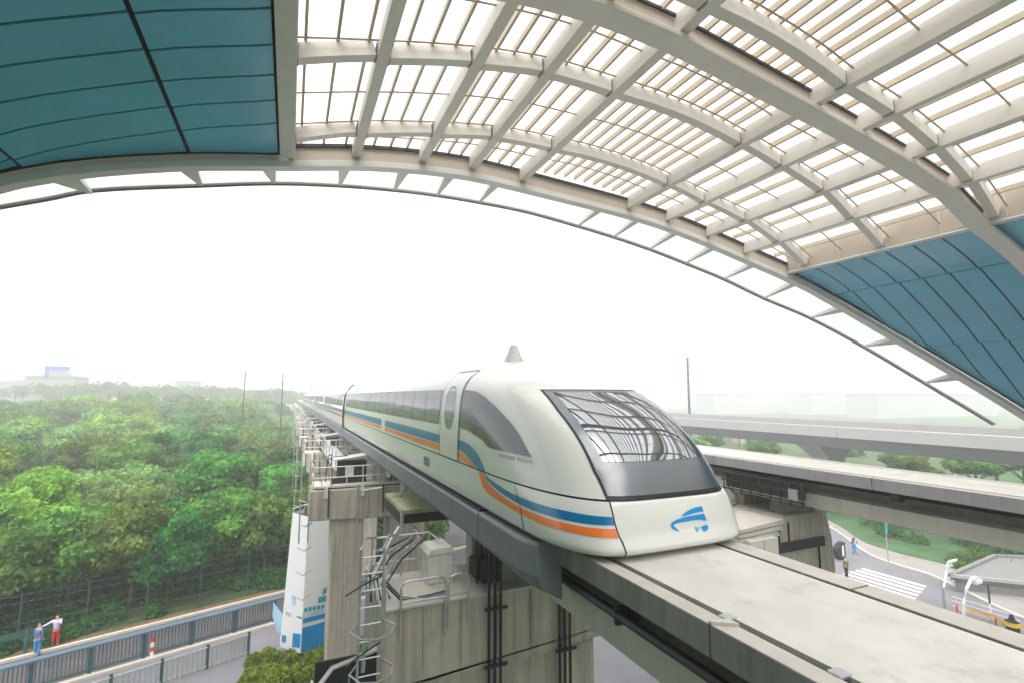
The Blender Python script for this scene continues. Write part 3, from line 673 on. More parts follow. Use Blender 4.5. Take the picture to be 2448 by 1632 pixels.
# logo on the nose
def fpt(x, z, off=0.012):
    x = 0.16+(x-0.08)*1.14; z = -1.955+(z+1.88)*1.14
    W = fW(z); NN = fN(z); ph = math.asin(min(1, abs(x)/W)**(NN/2)); y = fY(z)+fL(z)*(1-math.cos(ph)**(2/fA(z))); return (XC+x, y-off, z)
def logo(name, top, bot, mat, parent, n=14):
    T_, B_ = crom(top, n), crom(bot, n); m_ = MB()
    for k in range(n): m_.v += [fpt(*T_[k]), fpt((T_[k].x+B_[k].x)/2, (T_[k].y+B_[k].y)/2), fpt(*B_[k])]
    for k in range(n-1):
        for r_ in range(2): a = k*3+r_; m_.face(a, a+1, a+4, a+3)
    return m_.build(name, mat, parent)
emb = logo('emblem', [(-0.02, -1.815), (0.10, -1.755), (0.24, -1.725), (0.37, -1.715)], [(-0.02, -1.82), (0.10, -1.808), (0.26, -1.79), (0.39, -1.785)], M['logo'], nose)
logo('emblem', [(-0.09, -2.005), (-0.19, -1.96), (-0.215, -1.90), (-0.12, -1.855), (0.06, -1.83), (0.25, -1.822), (0.395, -1.815)],
     [(-0.08, -2.0), (-0.14, -1.95), (-0.165, -1.915), (-0.09, -1.895), (0.06, -1.89), (0.25, -1.885), (0.43, -1.915)], M['logo'], nose, 20)
logo('emblem', [(0.20, -1.975), (0.225, -1.975)], [(0.215, -2.03), (0.235, -2.05)], M['logo'], nose, 4)
logo('emblem', [(0.235, -1.985), (0.275, -1.978), (0.30, -1.99)], [(0.225, -2.055), (0.255, -2.04), (0.295, -2.0)], M['logo_pale'], nose, 5)
logo('emblem', [(0.31, -1.985), (0.37, -1.972), (0.42, -1.968), (0.44, -2.0)], [(0.33, -2.03), (0.36, -2.05), (0.40, -2.04), (0.44, -2.02)], M['logo'], nose, 6)
logo('emblem', [(0.35, -1.99), (0.40, -1.985)], [(0.355, -2.03), (0.40, -2.025)], M['logo_pale'], nose, 3)
for o in list(train.children):
    pass
# antenna cone on the roof
m_ = MB(); rings = []
for z, rr in ((0.90, 0.30), (0.96, 0.285), (1.15, 0.19), (1.36, 0.105), (1.40, 0.085)):
    rings.append([(XC+rr*0.9*math.cos(2*PI*k/20), 12.75+rr*1.15*math.sin(2*PI*k/20), z) for k in range(20)])
m_.loft(rings).build('antenna_cone', pmat('pale_grey_antenna', (0.55, 0.55, 0.54), 0.5, var=0.02), train, smooth=False, bevel=0.01)
# following cars
def car(y0, y1):
    zs = [-1.575+(0.949+1.575)*(1-(1-k/24)**2) for k in range(25)]
    ring = [(XC-fW(z), z) for z in zs]+[(XC+fW(z), z) for z in zs[::-1]]
    cb = MB().loft([[(x, y0+0.04, z) for x, z in ring], [(x, y1-0.04, z) for x, z in ring]]).build('rear_car', M['train'], train, smooth=True)
    for side in (-1, 1):
        def flat(nm, ya, yb, z0, z1, mt, off):
            m_ = MB(); r_ = []
            for k in range(5):
                z = z0+(z1-z0)*k/4; r_.append([(XC+side*(fW(z)+off), ya, z), (XC+side*(fW(z)+off), yb, z)])
            for k in r_: m_.v += k
            for k in range(4): m_.face(2*k, 2*k+1, 2*k+3, 2*k+2)
            o = m_.build(nm, mt, train); o.parent = cb; o.matrix_parent_inverse = Matrix.Identity(4)
        flat('window_band', y0+1.2, y1-1.2, -0.785, 0.17, M['window'], 0.006)
        flat('blue_stripe', y0+0.04, y1-0.04, -1.31, -1.03, M['stripe_blue'], 0.006)
        flat('orange_stripe', y0+0.04, y1-0.04, -1.46, -1.35, M['stripe_orange'], 0.006)
        flat('skirt', y0+0.04, y1-0.04, -2.42, -1.62, M['train'], 0.004)
        xo = XC+side*1.92
        o = MB().box(min(xo, xo-side*0.3), max(xo, xo-side*0.3), y0, y1, -3.1, -2.46).build('undercarriage_panel', M['train_gray'], train); o.parent = cb; o.matrix_parent_inverse = Matrix.Identity(4)
    MB().box(XC-1.6, XC+1.6, y0-0.2, y1+0.1, -2.4, 0.2).build('gangway', M['train_dark'], train)
for k in range(5): car(40.2+25*k, 65.2+25*k)
MB().tube([(XC-1.9, 40.1, -2.4), (XC-1.9, 40.1, -0.9), (XC-1.80, 40.1, 0.1), (XC-1.5, 40.1, 0.6), (XC-1.2, 40.1, 0.85)], 0.06, 6).build('car_joint', M['train_dark'], train)

# ---------------------------------------------------------------- guideways
def guideway(name, xc, label, y0, y1, left_face, seg=6.2, faceh=0.37, joint0=2.0):
    g = thing(name, label, 'guideway', (xc, y0, -4.2), 'maglev guideways')
    hw = 1.40
    y = joint0; cuts = [y0]
    yy = joint0-seg*10
    while yy < min(y1, 90):
        if yy > y0+0.5: cuts.append(yy)
        yy += seg
    cuts.append(y1)
    dm = [M['deck']]
    for k, (a, e) in enumerate(zip(cuts[:-1], cuts[1:])):
        gp = 0.012
        for s_, x0, x1 in ((0, xc-hw, xc-1.15), (1, xc+1.01, xc+hw)):
            m_ = MB(); m_.box(x0, x1, a+gp, e-gp, -2.45-faceh, -2.455)
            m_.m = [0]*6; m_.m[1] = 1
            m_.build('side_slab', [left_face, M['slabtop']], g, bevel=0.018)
            xb = x0+0.03 if s_ == 0 else x1-0.03
            MB().box(x0+0.05, x1-0.05, a-gp, a+gp, -2.45-faceh+0.03, -2.50).build('joint_filler', M['gap'], g)
    dy = [y0, -2.0, 22.8, 47.6, 72.4, y1]
    for a, e in zip(dy[:-1], dy[1:]): MB().box(xc-1.06, xc+0.90, a+0.004, e-0.004, -2.66, -2.45).build('deck_slab', M['deck'], g)
    MB().box(xc-1.2, xc+1.15, y0, y1, -2.95, -2.67).build('slot_base', M['gap'], g)
    pr = [(xc-0.95, -2.95), (xc-0.80, -3.22), (xc-1.02, -3.34), (xc-0.98, -3.80), (xc+0.98, -3.80), (xc+1.02, -3.34), (xc+0.80, -3.22), (xc+0.95, -2.95)]
    m_ = MB(); m_.loft([[(x, y0, z) for x, z in pr], [(x, y1, z) for x, z in pr]])
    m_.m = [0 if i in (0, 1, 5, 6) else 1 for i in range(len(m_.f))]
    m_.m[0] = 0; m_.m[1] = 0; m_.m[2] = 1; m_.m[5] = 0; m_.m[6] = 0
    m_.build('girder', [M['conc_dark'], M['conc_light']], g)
    for yb_ in ((11.5, 12.6) if xc < 10 else (13.3, 15.0)): MB().box(xc-0.9, xc+0.9, yb_, yb_+0.5, -4.41, -3.80).build('bearing', M['conc_dark'], g)
    return g
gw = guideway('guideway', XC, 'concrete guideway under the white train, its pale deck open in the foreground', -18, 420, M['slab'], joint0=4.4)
MB().tube([(XC-1.20, -18, -3.14), (XC-1.20, 400, -3.14)], 0.07, 8).build('cable_pipe', M['pipe'], gw)
for y in (4.4, 3.15, 6.9):
    MB().box(XC-1.17, XC-1.02, y-0.05, y+0.09, -2.47, -2.435).build('slot_clip', M['galv'], gw, bevel=0.01)
MB().prism([(XC-1.40, 4.36, -2.452), (XC-1.16, 4.20, -2.452), (XC-1.16, 4.34, -2.452), (XC-1.40, 4.39, -2.452)], (0, 0, 0.03)).build('joint_cover', M['conc_light'], gw)
for k in range(14):
    y = 3.2+3.1*k
    MB().box(XC-1.26, XC-0.85, y, y+0.07, -3.26, -3.02).build('pipe_bracket', M['black'], gw)
# guideway 2
X2 = 17.55
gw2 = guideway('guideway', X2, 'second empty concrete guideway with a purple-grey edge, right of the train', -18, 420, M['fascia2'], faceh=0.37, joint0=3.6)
cage = thing('cable_cage', 'black cable cage hanging under the edge of the second guideway', 'equipment', (16.1, 13.2, -3.7))
x = 16.02
for k in range(9):
    y = 12.0+k*0.42; MB().tube([(x, y, -2.95), (x, y, -3.62), (x+0.10, y+0.1, -3.78)], 0.028, 5).build('cage_bar', M['black'], cage)
for z in (-3.02, -3.3, -3.62): MB().tube([(x, 11.9, z), (x, 15.5, z)], 0.035, 5).build('cage_rail', M['black'], cage)
MB().box(x+0.04, x+0.30, 12.1, 15.3, -3.55, -3.05).build('cable_tray', M['black'], cage)
MB().box(x-0.04, x+0.10, 12.15, 12.5, -3.56, -3.20).build('junction_box', M['galv'], cage)
MB().tube([(x, 15.2, -3.3), (x-0.02, 15.1, -3.62), (x-0.05, 14.7, -3.80), (x-0.1, 14.62, -4.1), (x-0.3, 15.0, -4.35), (x-0.42, 15.3, -4.5)], 0.03, 6).build('cable', M['black'], cage)
MB().box(16.2, 16.5, 9.1, 9.35, -3.05, -2.86).build('drain_box', M['black'], gw2)

# ---------------------------------------------------------------- piers
def pier(xc, y, label, cap=(3.71, 3.9), colw=(1.47, 1.5), ztop=-4.42, zb=-5.85, deep=2.0, two=False, name='guideway_pier'):
    p = thing(name, label, 'pier', (xc, y+deep/2, G), 'concrete piers under the guideways')
    xl, xr = xc-cap[0], xc+cap[1]
    pts = [(xl, y, ztop), (xl, y, zb-0.1 if not two else zb)]+([(xl+0.5, y, zb-0.12)] if not two else [])+[(xc-colw[0]-0.1, y, zb-0.12), (xc, y, zb-0.12), (xc+colw[1]+0.1, y, zb+0.0), (xr, y, zb+0.35), (xr, y, ztop)]
    MB().prism(pts, (0, deep, 0)).build('cap_beam', M['conc'], p, bevel=0.05)
    n = 9
    for k in range(1, n):                        # formwork joints standing 8 mm proud
        x = xl+(xr-xl)*k/n
        MB().box(x-0.008, x+0.008, y-0.012, y-0.001, zb+0.12, ztop-0.06).build('formwork_joint', M['conc_dark'], p)
    if not two:
        MB().box(xc-colw[0], xc+colw[1], y+0.15, y+deep-0.15, G, zb-0.05).build('column', M['conc'], p, bevel=0.08)
    else:
        for a, e in two: MB().box(a, e, y+0.1, y+deep-0.2, G, zb-0.03).build('column', M['conc'], p, bevel=0.06)
    return p
pA = pier(XC, 11.05, colw=(3.3, 1.5), label= 'nearest streaked concrete pier under the train, with black conduits down its face')
MB().box(1.93, 9.6, 11.0, 13.1, -4.44, -4.40).build('cap_ledge', M['conc_light'], pA)
for cx_ in (4.28, 6.06):                        # black conduits strapped to the face
    for k in range(3):
        x = cx_+k*0.14; MB().tube([(x, 10.98, -3.3 if cx_ < 5 else -4.3), (x, 10.97, -5.2), (x, 10.96, G)], 0.032, 6).build('conduit', M['pipe'], pA)
    for z in (-4.75, -5.95, -8): MB().box(cx_-0.12, cx_+0.42, 10.90, 10.95, z, z+0.06).build('conduit_clamp', M['pipe'], pA)
pB = pier(5.2, 26.5, 'second pier behind the white and blue pylon, on two square columns', cap=(4.1, 4.2), ztop=-4.55, zb=-5.95, two=[(2.15, 3.65), (4.92, 6.75)])
for k, y in enumerate((42.5, 58.5, 74.5, 90.5, 106.5, 122.5, 140, 160, 180, 205, 230, 260, 300)):
    pier(XC-0.2, y, '%s concrete pier under the train, counted away from the camera' % ORD[k+2], cap=(4.0, 4.0), ztop=-4.5, zb=-5.9, two=[(2.3, 3.8), (5.4, 6.9)])
for k, y in enumerate((20.5, 42.5, 66, 90, 120, 155)): pier(X2+4, y, '%s pier under the second guideway beyond the block pier' % ORD[k], cap=(5, 3))
# big block pier behind the nose
bp = thing('guideway_pier', 'tall grooved block pier with a black band, just right of the train nose', 'pier', (17, 14.5, G), 'concrete piers under the guideways')
MB().prism([(15.75, 13.0, -5.0), (16.35, 13.0, -4.28), (18.6, 13.0, -4.28), (18.85, 13.0, -5.2), (18.95, 13.0, -6.4), (18.5, 13.0, -9), (18.5, 13.0, G), (15.75, 13.0, G)], (0, 3.0, 0)).build('cap_beam', M['conc'], bp, bevel=0.05)
for k in range(3):
    MB().prism([(14.1, 12.9+0.02*k, -4.62-0.16*k), (14.1, 12.9+0.02*k, -4.50-0.16*k), (16.2-0.12*k, 12.9+0.02*k, -4.34-0.20*k), (16.25-0.12*k, 12.9+0.02*k, -4.50-0.2*k)], (0, 2.8, 0)).build('ledge', M['conc_light'], bp)
MB().box(15.85, 18.3, 12.90, 12.99, -5.48, -5.16).build('black_band', M['black'], bp)
for x in (16.0, 16.5, 18.05): MB().box(x-0.02, x+0.02, 12.95, 12.99, -5.16 if x < 18 else -6.6, -4.5 if x < 18 else -5.5).build('groove', M['gap'], bp)
for k, (x0, x1) in enumerate(((14.3, 14.92), (14.95, 15.62))):
    for z0, z1 in ((-7.2, -5.78), (-5.75, -4.85)): MB().box(x0, x1, 12.7, 13.2, z0, z1).build('cladding_panel', M['boxwhite'], bp, bevel=0.01)

# ---------------------------------------------------------------- equipment on pier A: ladder with cage, hoops, cabinet
ld = thing('caged_ladder', 'galvanised caged ladder standing at the left corner of the nearest pier', 'ladder', (1.5, 10.9, -9))
LX, LY = 1.50, 10.75
for dx in (-0.06, 0.40): MB().tube([(LX+dx, LY, -9.5), (LX+dx, LY, -3.05), (LX+dx+0.12, LY+0.2, -2.9), (LX+dx+0.4, LY+0.6, -3.0)], 0.030, 6).build('ladder_rail', M['galv'], ld)
for k in range(20): MB().tube([(LX-0.06, LY, -9.3+0.32*k), (LX+0.40, LY, -9.3+0.32*k)], 0.016, 5).build('rung', M['galv'], ld)
for z in (-6.6, -5.9, -5.2, -4.45):
    MB().tube([(LX-0.06, LY, z), (LX-0.25, LY-0.35, z), (LX-0.1, LY-0.72, z), (LX+0.17, LY-0.82, z), (LX+0.45, LY-0.70, z), (LX+0.58, LY-0.35, z), (LX+0.40, LY, z)], 0.020, 5).build('cage_hoop', M['galv'], ld)
for dx, dy in ((-0.25, -0.35), (-0.1, -0.72), (0.17, -0.82), (0.45, -0.70)): MB().tube([(LX+dx, LY+dy, -8.5), (LX+dx, LY+dy, -5.2)], 0.014, 5).build('cage_strap', M['galv'], ld)
MB().tube([(1.55, 10.8, -5.4), (1.62, 10.9, -4.1), (1.75, 11.1, -3.75), (2.25, 11.9, -3.25), (2.5, 12.3, -3.1)], 0.045, 6).build('stay_tube', M['galv'], ld)
bx = thing('advert_hoarding', 'open-topped white hoarding with a dark inside at the foot of the caged ladder', 'hoarding', (1.2, 10.4, -9))
f1 = [at_y(745, 1500, 10.6), at_y(760, 1480, 10.6), at_y(832, 1442, 10.9), at_y(858, 1560, 10.9)]
MB().box(0.62, 0.66, 9.9, 11.2, -10.5, -5.55).build('board', M['white'], bx)
MB().box(0.68, 1.85, 11.0, 11.04, -10.5, -5.15).build('back_board', M['black'], bx)
MB().tube([(0.64, 9.9, -5.53), (0.64, 10.6, -5.50), (1.0, 11.0, -5.3), (1.86, 11.02, -5.12)], 0.05, 6).build('top_rail', M['steel_white'], bx)
MB().tube([(0.70, 10.6, -5.6), (0.95, 10.5, -6.8), (1.0, 10.45, -8)], 0.035, 6).build('brace', M['tan'], bx)
hr = thing('guard_rail', 'galvanised hoop guard rails round the near corner of the nearest pier top', 'guard rail', (2.6, 11, -4.4))
def hoop(x0, x1, y, z0, z1): return [(x0, y, z0), (x0, y, z1-0.12), (x0+0.05*(1 if x1 > x0 else -1), y, z1-0.04), (x0+0.16*(1 if x1 > x0 else -1), y, z1), (x1-0.16*(1 if x1 > x0 else -1), y, z1), (x1-0.05*(1 if x1 > x0 else -1), y, z1-0.04), (x1, y, z1-0.12), (x1, y, z0)]
MB().tube(hoop(2.30, 3.26, 10.93, -5.0, -3.86), 0.026, 6).build('hoop_rail', M['galv'], hr)
MB().tube(hoop(3.32, 3.78, 10.93, -4.9, -3.86), 0.026, 6).build('hoop_rail', M['galv'], hr)
MB().tube([(2.30, 10.93, -4.28), (3.78, 10.93, -4.28)], 0.022, 6).build('mid_rail', M['galv'], hr)
for x in (1.98,):
    MB().tube([(x, 11.0, -4.9), (x, 11.0, -3.9), (x, 11.1, -3.75), (x+0.3, 12.4, -3.75), (x+0.3, 12.9, -3.8), (x+0.3, 12.95, -4.4)], 0.026, 6).build('hoop_rail', M['galv'], hr)
for k in range(4): MB().tube([(2.0+0.02*k, 11.2, -3.85-0.05*k), (2.35, 11.3, -4.25-0.03*k), (2.9, 11.2, -4.36+0.015*k), (3.3, 11.1, -4.30+0.02*k)], 0.022, 6).build('loose_cable', M['pipe'] if k % 2 else M['galv'], hr)
cb = thing('equipment_cabinet', 'off-white equipment cabinet standing on the nearest pier top', 'cabinet', (3.15, 12.2, -4.4))
cbb = MB().box(3.15, 3.75, 12.0, 12.7, -4.40, -3.72).build('cabinet_body', M['boxwhite'], cb, bevel=0.03)
MB().prism([(3.12, 11.96, -3.715), (3.78, 11.96, -3.715), (3.70, 11.96, -3.58), (3.2, 11.96, -3.60)], (0, 0.78, 0)).build('cabinet_lid', M['boxwhite'], cbb)
gb = thing('bearing_platform', 'dark walkway platform with a mossy green slab top behind the cabinet', 'platform', (4.0, 17.5, -4))
MB().box(3.6, 7.3, 17.2, 20.5, -3.92, -3.80).build('platform_top', M['greenroof'], gb)
MB().box(3.55, 7.3, 17.3, 20.4, -4.25, -3.93).build('platform_body', M['black'], gb)
MB().box(3.55, 3.63, 17.12, 17.3, -4.60, -3.75).build('end_plate', M['galv'], gb)
for s_ in (0, 1):
    MB().tube([(2.45+1.55*s_, 19.5+0.4*s_, -4.6), (2.45+1.55*s_, 19.5, -3.7), (2.6+1.55*s_, 19.5, -3.45), (3.3+1.8*s_, 19.5, -3.40)], 0.03, 6).build('hoop_rail', M['galv'], gb)
MB().box(4.4, 5.6, 12.5, 13.0, -4.40, -2.98).build('bearing_block', M['conc'], pA, bevel=0.04)
for k in range(7): MB().tube([(4.25+0.12*k, 11.7+0.05*k, -4.40), (4.25+0.12*k, 11.75, -3.2), (4.5+0.1*k, 12.2, -3.1)], 0.03, 6).build('feeder_cable', M['pipe'], pA)
MB().box(4.35, 5.25, 11.6, 11.7, -4.40, -3.9).build('splice_box', M['black'], pA)
tr_ = random.Random(3)
for k in range(6):
    MB().tube([(1.7+0.1*k, 11.6, -4.4), (1.66+0.08*k, 11.5, -3.7-0.08*k), (1.9+0.12*k, 11.9, -3.45-0.05*k), (2.5+0.15*k, 12.8, -3.55), (3.6, 14.5+0.2*k, -3.9)], 0.022, 5).build('feeder_cable', M['pipe' if k % 2 else 'galv'], pA)
for k in range(3): MB().tube([(2.0, 12.95, -3.45-0.3*k), (3.4, 12.95, -3.45-0.3*k), (3.5, 12.4, -3.5-0.3*k)], 0.025, 6).build('rear_rail', M['galv'], pA)
for x in (2.0, 2.7, 3.4): MB().tube([(x, 12.95, -4.4), (x, 12.95, -3.42)], 0.025, 6).build('rear_post', M['galv'], pA)
MB().tube([(1.2, 10.6, -5.15), (1.5, 10.7, -5.02), (1.9, 10.9, -4.95)], 0.018, 5).build('loose_cable', M['pipe'], pA); MB().tube([(1.15, 10.6, -3.85), (1.5, 10.7, -3.72), (1.9, 10.9, -3.66)], 0.018, 5).build('loose_cable', M['pipe'], pA)
MB().box(4.3, 5.9, 11.9, 12.45, -4.40, -4.0).build('cable_trough', M['black'], pA)
# pier B and farther piers: maintenance platforms with railings and cabinets
def platform(y, label):
    t = thing('maintenance_platform', label, 'platform', (3.2, y, -4.5), 'maintenance platforms on the piers')
    zf = -4.48; x0, x1 = 1.25, 6.6
    MB().box(x0, x1, y+0.1, y+1.9, zf, zf+0.09).build('floor_plate', M['conc_light'], t)
    for z in (zf+0.5, zf+1.0): MB().tube([(x0, y+1.9, z), (x0, y+0.1, z), (x1, y+0.1, z)], 0.03, 5).build('handrail', M['steel_white'], t)
    for k in range(8): MB().tube([(x0+(x1-x0)*k/7, y+0.1, zf+0.05), (x0+(x1-x0)*k/7, y+0.1, zf+1.0)], 0.026, 5).build('baluster', M['steel_white'], t)
    MB().box(2.4, 3.8, y+0.7, y+1.5, zf+0.1, zf+1.15).build('cabinet', M['black'], t)
    MB().box(2.75, 3.15, y+0.6, y+0.69, zf+0.45, zf+0.95).build('meter_box', M['boxwhite'], t)
    MB().prism([(2.2, y+0.5, zf+1.28), (2.25, y+0.5, zf+1.22), (4.1, y+0.5, zf+1.42), (4.1, y+0.5, zf+1.5)], (0, 1.2, 0)).build('cabinet_roof', M['galv'], t)
    MB().box(4.3, 4.8, y+0.7, y+1.3, zf+0.1, zf+0.85).build('cabinet', M['galv'], t)
    MB().box(x0-0.10, x0+0.06, y+0.2, y+0.4, zf-0.9, zf+0.1).build('bracket', M['steel_white'], t)
    for xx in (x0+0.5, x0+2.2, x1-1.2): MB().box(xx, xx+0.16, y-0.08, y-0.01, zf-0.45, zf+0.05).build('bracket', M['boxwhite'], t)
    zl = -7.0 if y < 30 else -12
    for dx in (0, 0.4): MB().tube([(x0-0.55+dx, y+0.3, zl), (x0-0.55+dx, y+0.3, zf+1.1)], 0.035, 5).build('ladder_rail', M['galv'], t)
    for k in range(5): MB().tube([(x0-0.6, y+0.3, -5-k*1.1), (x0-0.3, y-0.3, -5-k*1.1), (x0, y+0.3, -5-k*1.1)], 0.03, 5).build('cage_hoop', M['galv'], t)
    r = random.Random(int(y))
    for k in range(16):
        xx = r.uniform(x0+0.1, x1-0.3); yy = y+r.uniform(0.25, 1.7)
        if k % 3 == 0: MB().box(xx, xx+r.uniform(0.15, 0.5), yy, yy+0.3, zf+0.1, zf+r.uniform(0.3, 0.9)).build('switch_box', M[r.choice(('black', 'galv', 'boxwhite'))], t)
        else: MB().tube([(xx, yy, zf+0.1), (xx+r.uniform(-0.1, 0.1), yy, zf+r.uniform(0.8, 1.5)), (xx+r.uniform(-0.8, 0.8), yy+0.2, zf+r.uniform(1.0, 1.7))], 0.03, 5).build('pipe', M[r.choice(('black', 'galv'))], t)
    for k in range(4):
        xx = x0+0.7+1.3*k; MB().tube([(xx, y-0.04, zf+0.05), (xx, y-0.05, zf-1.35)], 0.035, 5).build('drain_pipe', M['galv' if k % 2 else 'pipe'], t)
    return t
platform(26.5, 'railed maintenance platform with a black cabinet on the second pier')
for k, y in enumerate((42.5, 58.5, 74.5, 90.5, 106.5)): platform(y, 'railed maintenance platform on the %s pier from the camera' % ORD[k+2])
# walkway brackets hanging beside the far guideway
wk = thing('service_walkway', 'narrow steel service walkway hung along the left flank of the far guideway', 'walkway', (3.2, 60, -3.6))
MB().box(2.4, 3.5, 29, 300, -4.02, -3.95).build('walkway_deck', M['galv'], wk)
for z in (-3.5, -3.0): MB().tube([(2.42, 29, z), (2.42, 300, z)], 0.03, 5).build('handrail', M['galv'], wk)
for k in range(60): y = 29+2.4*k; MB().tube([(2.42, y, -3.95), (2.42, y, -2.98)], 0.026, 4).build('baluster', M['galv'], wk)
for k in range(24): y = 30+6*k; MB().prism([(2.45, y, -4.02), (3.9, y, -4.02), (3.9, y, -4.5)], (0, 0.1, 0)).build('bracket', M['conc_dark'], wk)

# ---------------------------------------------------------------- white and blue pylon
py = thing('advert_pylon', 'tall white folded pylon with a bright blue boat picture, beside the columns', 'advertising pylon', (1.2, 32, G))
b0 = [Vector((0.10, 32.9, G+0.35)), Vector((1.16, 31.63, G+0.35)), Vector((2.36, 31.75, G+0.35)), Vector((2.2, 33.6, G+0.35)), Vector((0.9, 33.9, G+0.35))]
t0 = [at_y(672, 1178, 31.9), at_y(708, 1189, 30.9), at_y(762, 1191, 31.1)]
zt = -6.75
t0 = [Vector((0.46, 32.2, zt+0.1)), Vector((1.27, 31.25, zt)), Vector((2.56, 31.35, zt+0.0)), Vector((2.4, 33.2, zt)), Vector((1.1, 33.4, zt))]
m_ = MB()
for k in (0, 1, 2, 4): j = (k+1) % 5; m_.quad(b0[k], b0[j], t0[j], t0[k])
psh = m_.build('pylon_sheet', M['white'], py)
def on(a0, a1, c0, c1, u, v, off=0.02):          # point on the sheet between bottom and top edge
    p = a0.lerp(a1, u).lerp(c0.lerp(c1, u), v); n_ = (a1-a0).cross(c0-a0).normalized(); return p+n_*off
def poster(name, face_, u0, u1, v0, v1, mat, off=0.02, sk=0.0):
    a0, a1, c0, c1 = b0[face_], b0[face_+1], t0[face_], t0[face_+1]
    n_ = (a1-a0).cross(c0-a0); s_ = -1 if n_.y > 0 else 1
    MB().quad(on(a0, a1, c0, c1, u0, v0, s_*off), on(a0, a1, c0, c1, u1, v0+sk, s_*off), on(a0, a1, c0, c1, u1, v1+sk, s_*off), on(a0, a1, c0, c1, u0, v1, s_*off)).build(name, mat, psh)
poster('print_hull', 1, 0.02, 0.98, 0.005, 0.185, M['poster'], sk=0.012)
poster('print_hull', 1, 0.02, 0.96, 0.215, 0.25, M['poster'], sk=0.01)
poster('print_band', 1, 0.02, 0.96, 0.26, 0.285, M['poster_pale'], sk=0.01)
for k in range(5): poster('print_window', 1, 0.06+0.18*k, 0.19+0.18*k, 0.295, 0.325, M['poster_teal'], sk=0.004)
poster('print_sail', 1, 0.62, 0.97, 0.345, 0.39, M['poster_teal']); poster('print_sail', 1, 0.80, 0.97, 0.395, 0.44, M['poster_teal'], sk=0.02)
poster('print_patch', 0, 0.60, 0.97, 0.03, 0.13, M['poster'], sk=0.01); poster('print_patch', 0, 0.08, 0.28, 0.045, 0.095, M['poster'])
poster('print_patch', 0, 0.15, 0.45, 0.245, 0.27, M['poster_pale']); poster('print_patch', 0, 0.4, 0.6, 0.33, 0.40, M['poster_pale']); poster('print_patch', 0, 0.72, 0.97, 0.25, 0.262, M['poster_teal'])
m_ = MB()
for k in (0, 1, 2, 3, 4): m_.tube([t0[k]+Vector((0.03, 0.05, -0.5)), t0[k]+Vector((0.03, 0.05, 0.25))], 0.04, 5)
m_.build('scaffold_tube', M['galv'], py); MB().tube([t0[0]+Vector((0, 0, 0.2)), t0[4]+Vector((0, 0, 0.25)), t0[3]+Vector((0, 0, 0.25)), t0[2]+Vector((0, 0, 0.05))], 0.04, 5).build('scaffold_tube', M['steel_white'], py)
MB().prism([t0[0]+Vector((0.1, 0.2, -0.25)), t0[1]+Vector((0.05, 0.15, -0.25)), t0[2]+Vector((-0.1, 0.15, -0.25)), t0[3]+Vector((-0.1, -0.1, -0.25)), t0[4]+Vector((0, -0.1, -0.25))], (0, 0, 0.05)).build('pylon_floor', M['black'], py)
m_ = MB(); m_.prism([(-0.35, 33.3, G+2.7), (0.2, 33.0, G+2.0), (0.25, 33.0, G+0.9), (-0.1, 33.2, G+1.1), (-0.35, 33.3, G+1.9)], (0, 0.08, 0)); m_.build('side_flap', M['poster_pale'], py)

# ---------------------------------------------------------------- left roadside: fences, bollard
rf = thing('road_fence', 'teal posted railing with a wide blue-grey top rail between the two road lanes', 'fence', (P0.x, P0.y, G))
step = 2.27
for k in range(-3, 8):
    a = step*k; p = P0+rd*a
    m_ = MB(); u = rd*0.10; v = rn*0.07
    m_.loft([[p-u-v+Vector((0, 0, G+0.01)), p+u-v+Vector((0, 0, G+0.01)), p+u+v+Vector((0, 0, G+0.01)), p-u+v+Vector((0, 0, G+0.14))], [p-u-v+Vector((0, 0, G+1.42)), p+u-v+Vector((0, 0, G+1.42)), p+u+v+Vector((0, 0, G+1.42)), p-u+v+Vector((0, 0, G+1.42))]])
    m_.build('post', M['teal'], rf)
    u, v = rd*0.20, rn*0.16
    MB().loft([[p-u-v+Vector((0, 0, G+0.012)), p+u-v+Vector((0, 0, G+0.012)), p+u+v+Vector((0, 0, G+0.012)), p-u+v+Vector((0, 0, G+0.012))], [p-u-v+Vector((0, 0, G+0.06)), p+u-v+Vector((0, 0, G+0.06)), p+u+v+Vector((0, 0, G+0.06)), p-u+v+Vector((0, 0, G+0.06))]]).build('base_plate', M['boxwhite'], rf)
    q = p+rd*step
    def bar(zc, hh, dd, mt, nm, off=0.0, ex=0.0):
        a_, b__ = p+rn*off, q+rn*off
        MB().loft([[a_-rn*dd+Vector((0, 0, G+zc)), a_+rn*dd+Vector((0, 0, G+zc)), a_+rn*dd+Vector((0, 0, G+zc+hh)), a_-rn*dd+Vector((0, 0, G+zc+hh))],
                   [b__-rn*dd+Vector((0, 0, G+zc)), b__+rn*dd+Vector((0, 0, G+zc)), b__+rn*dd+Vector((0, 0, G+zc+hh)), b__-rn*dd+Vector((0, 0, G+zc+hh))]]).build(nm, mt, rf)
    bar(1.43, 0.10, 0.22, M['rail_blue'], 'top_rail')
    bar(0.25, 0.06, 0.03, M['teal'], 'bottom_rail')
    if k < 4:
        for j in range(1, 14):
            pp = p+rd*(step*j/14)
            MB().loft([[pp-rd*0.025-rn*0.01+Vector((0, 0, G+0.31)), pp+rd*0.025-rn*0.01+Vector((0, 0, G+0.31)), pp+rd*0.025+rn*0.01+Vector((0, 0, G+0.31)), pp-rd*0.025+rn*0.01+Vector((0, 0, G+0.31))],
                       [pp-rd*0.025-rn*0.01+Vector((0, 0, G+1.42)), pp+rd*0.025-rn*0.01+Vector((0, 0, G+1.42)), pp+rd*0.025+rn*0.01+Vector((0, 0, G+1.42)), pp-rd*0.025+rn*0.01+Vector((0, 0, G+1.42))]]).build('slat', M['slatgray'], rf)
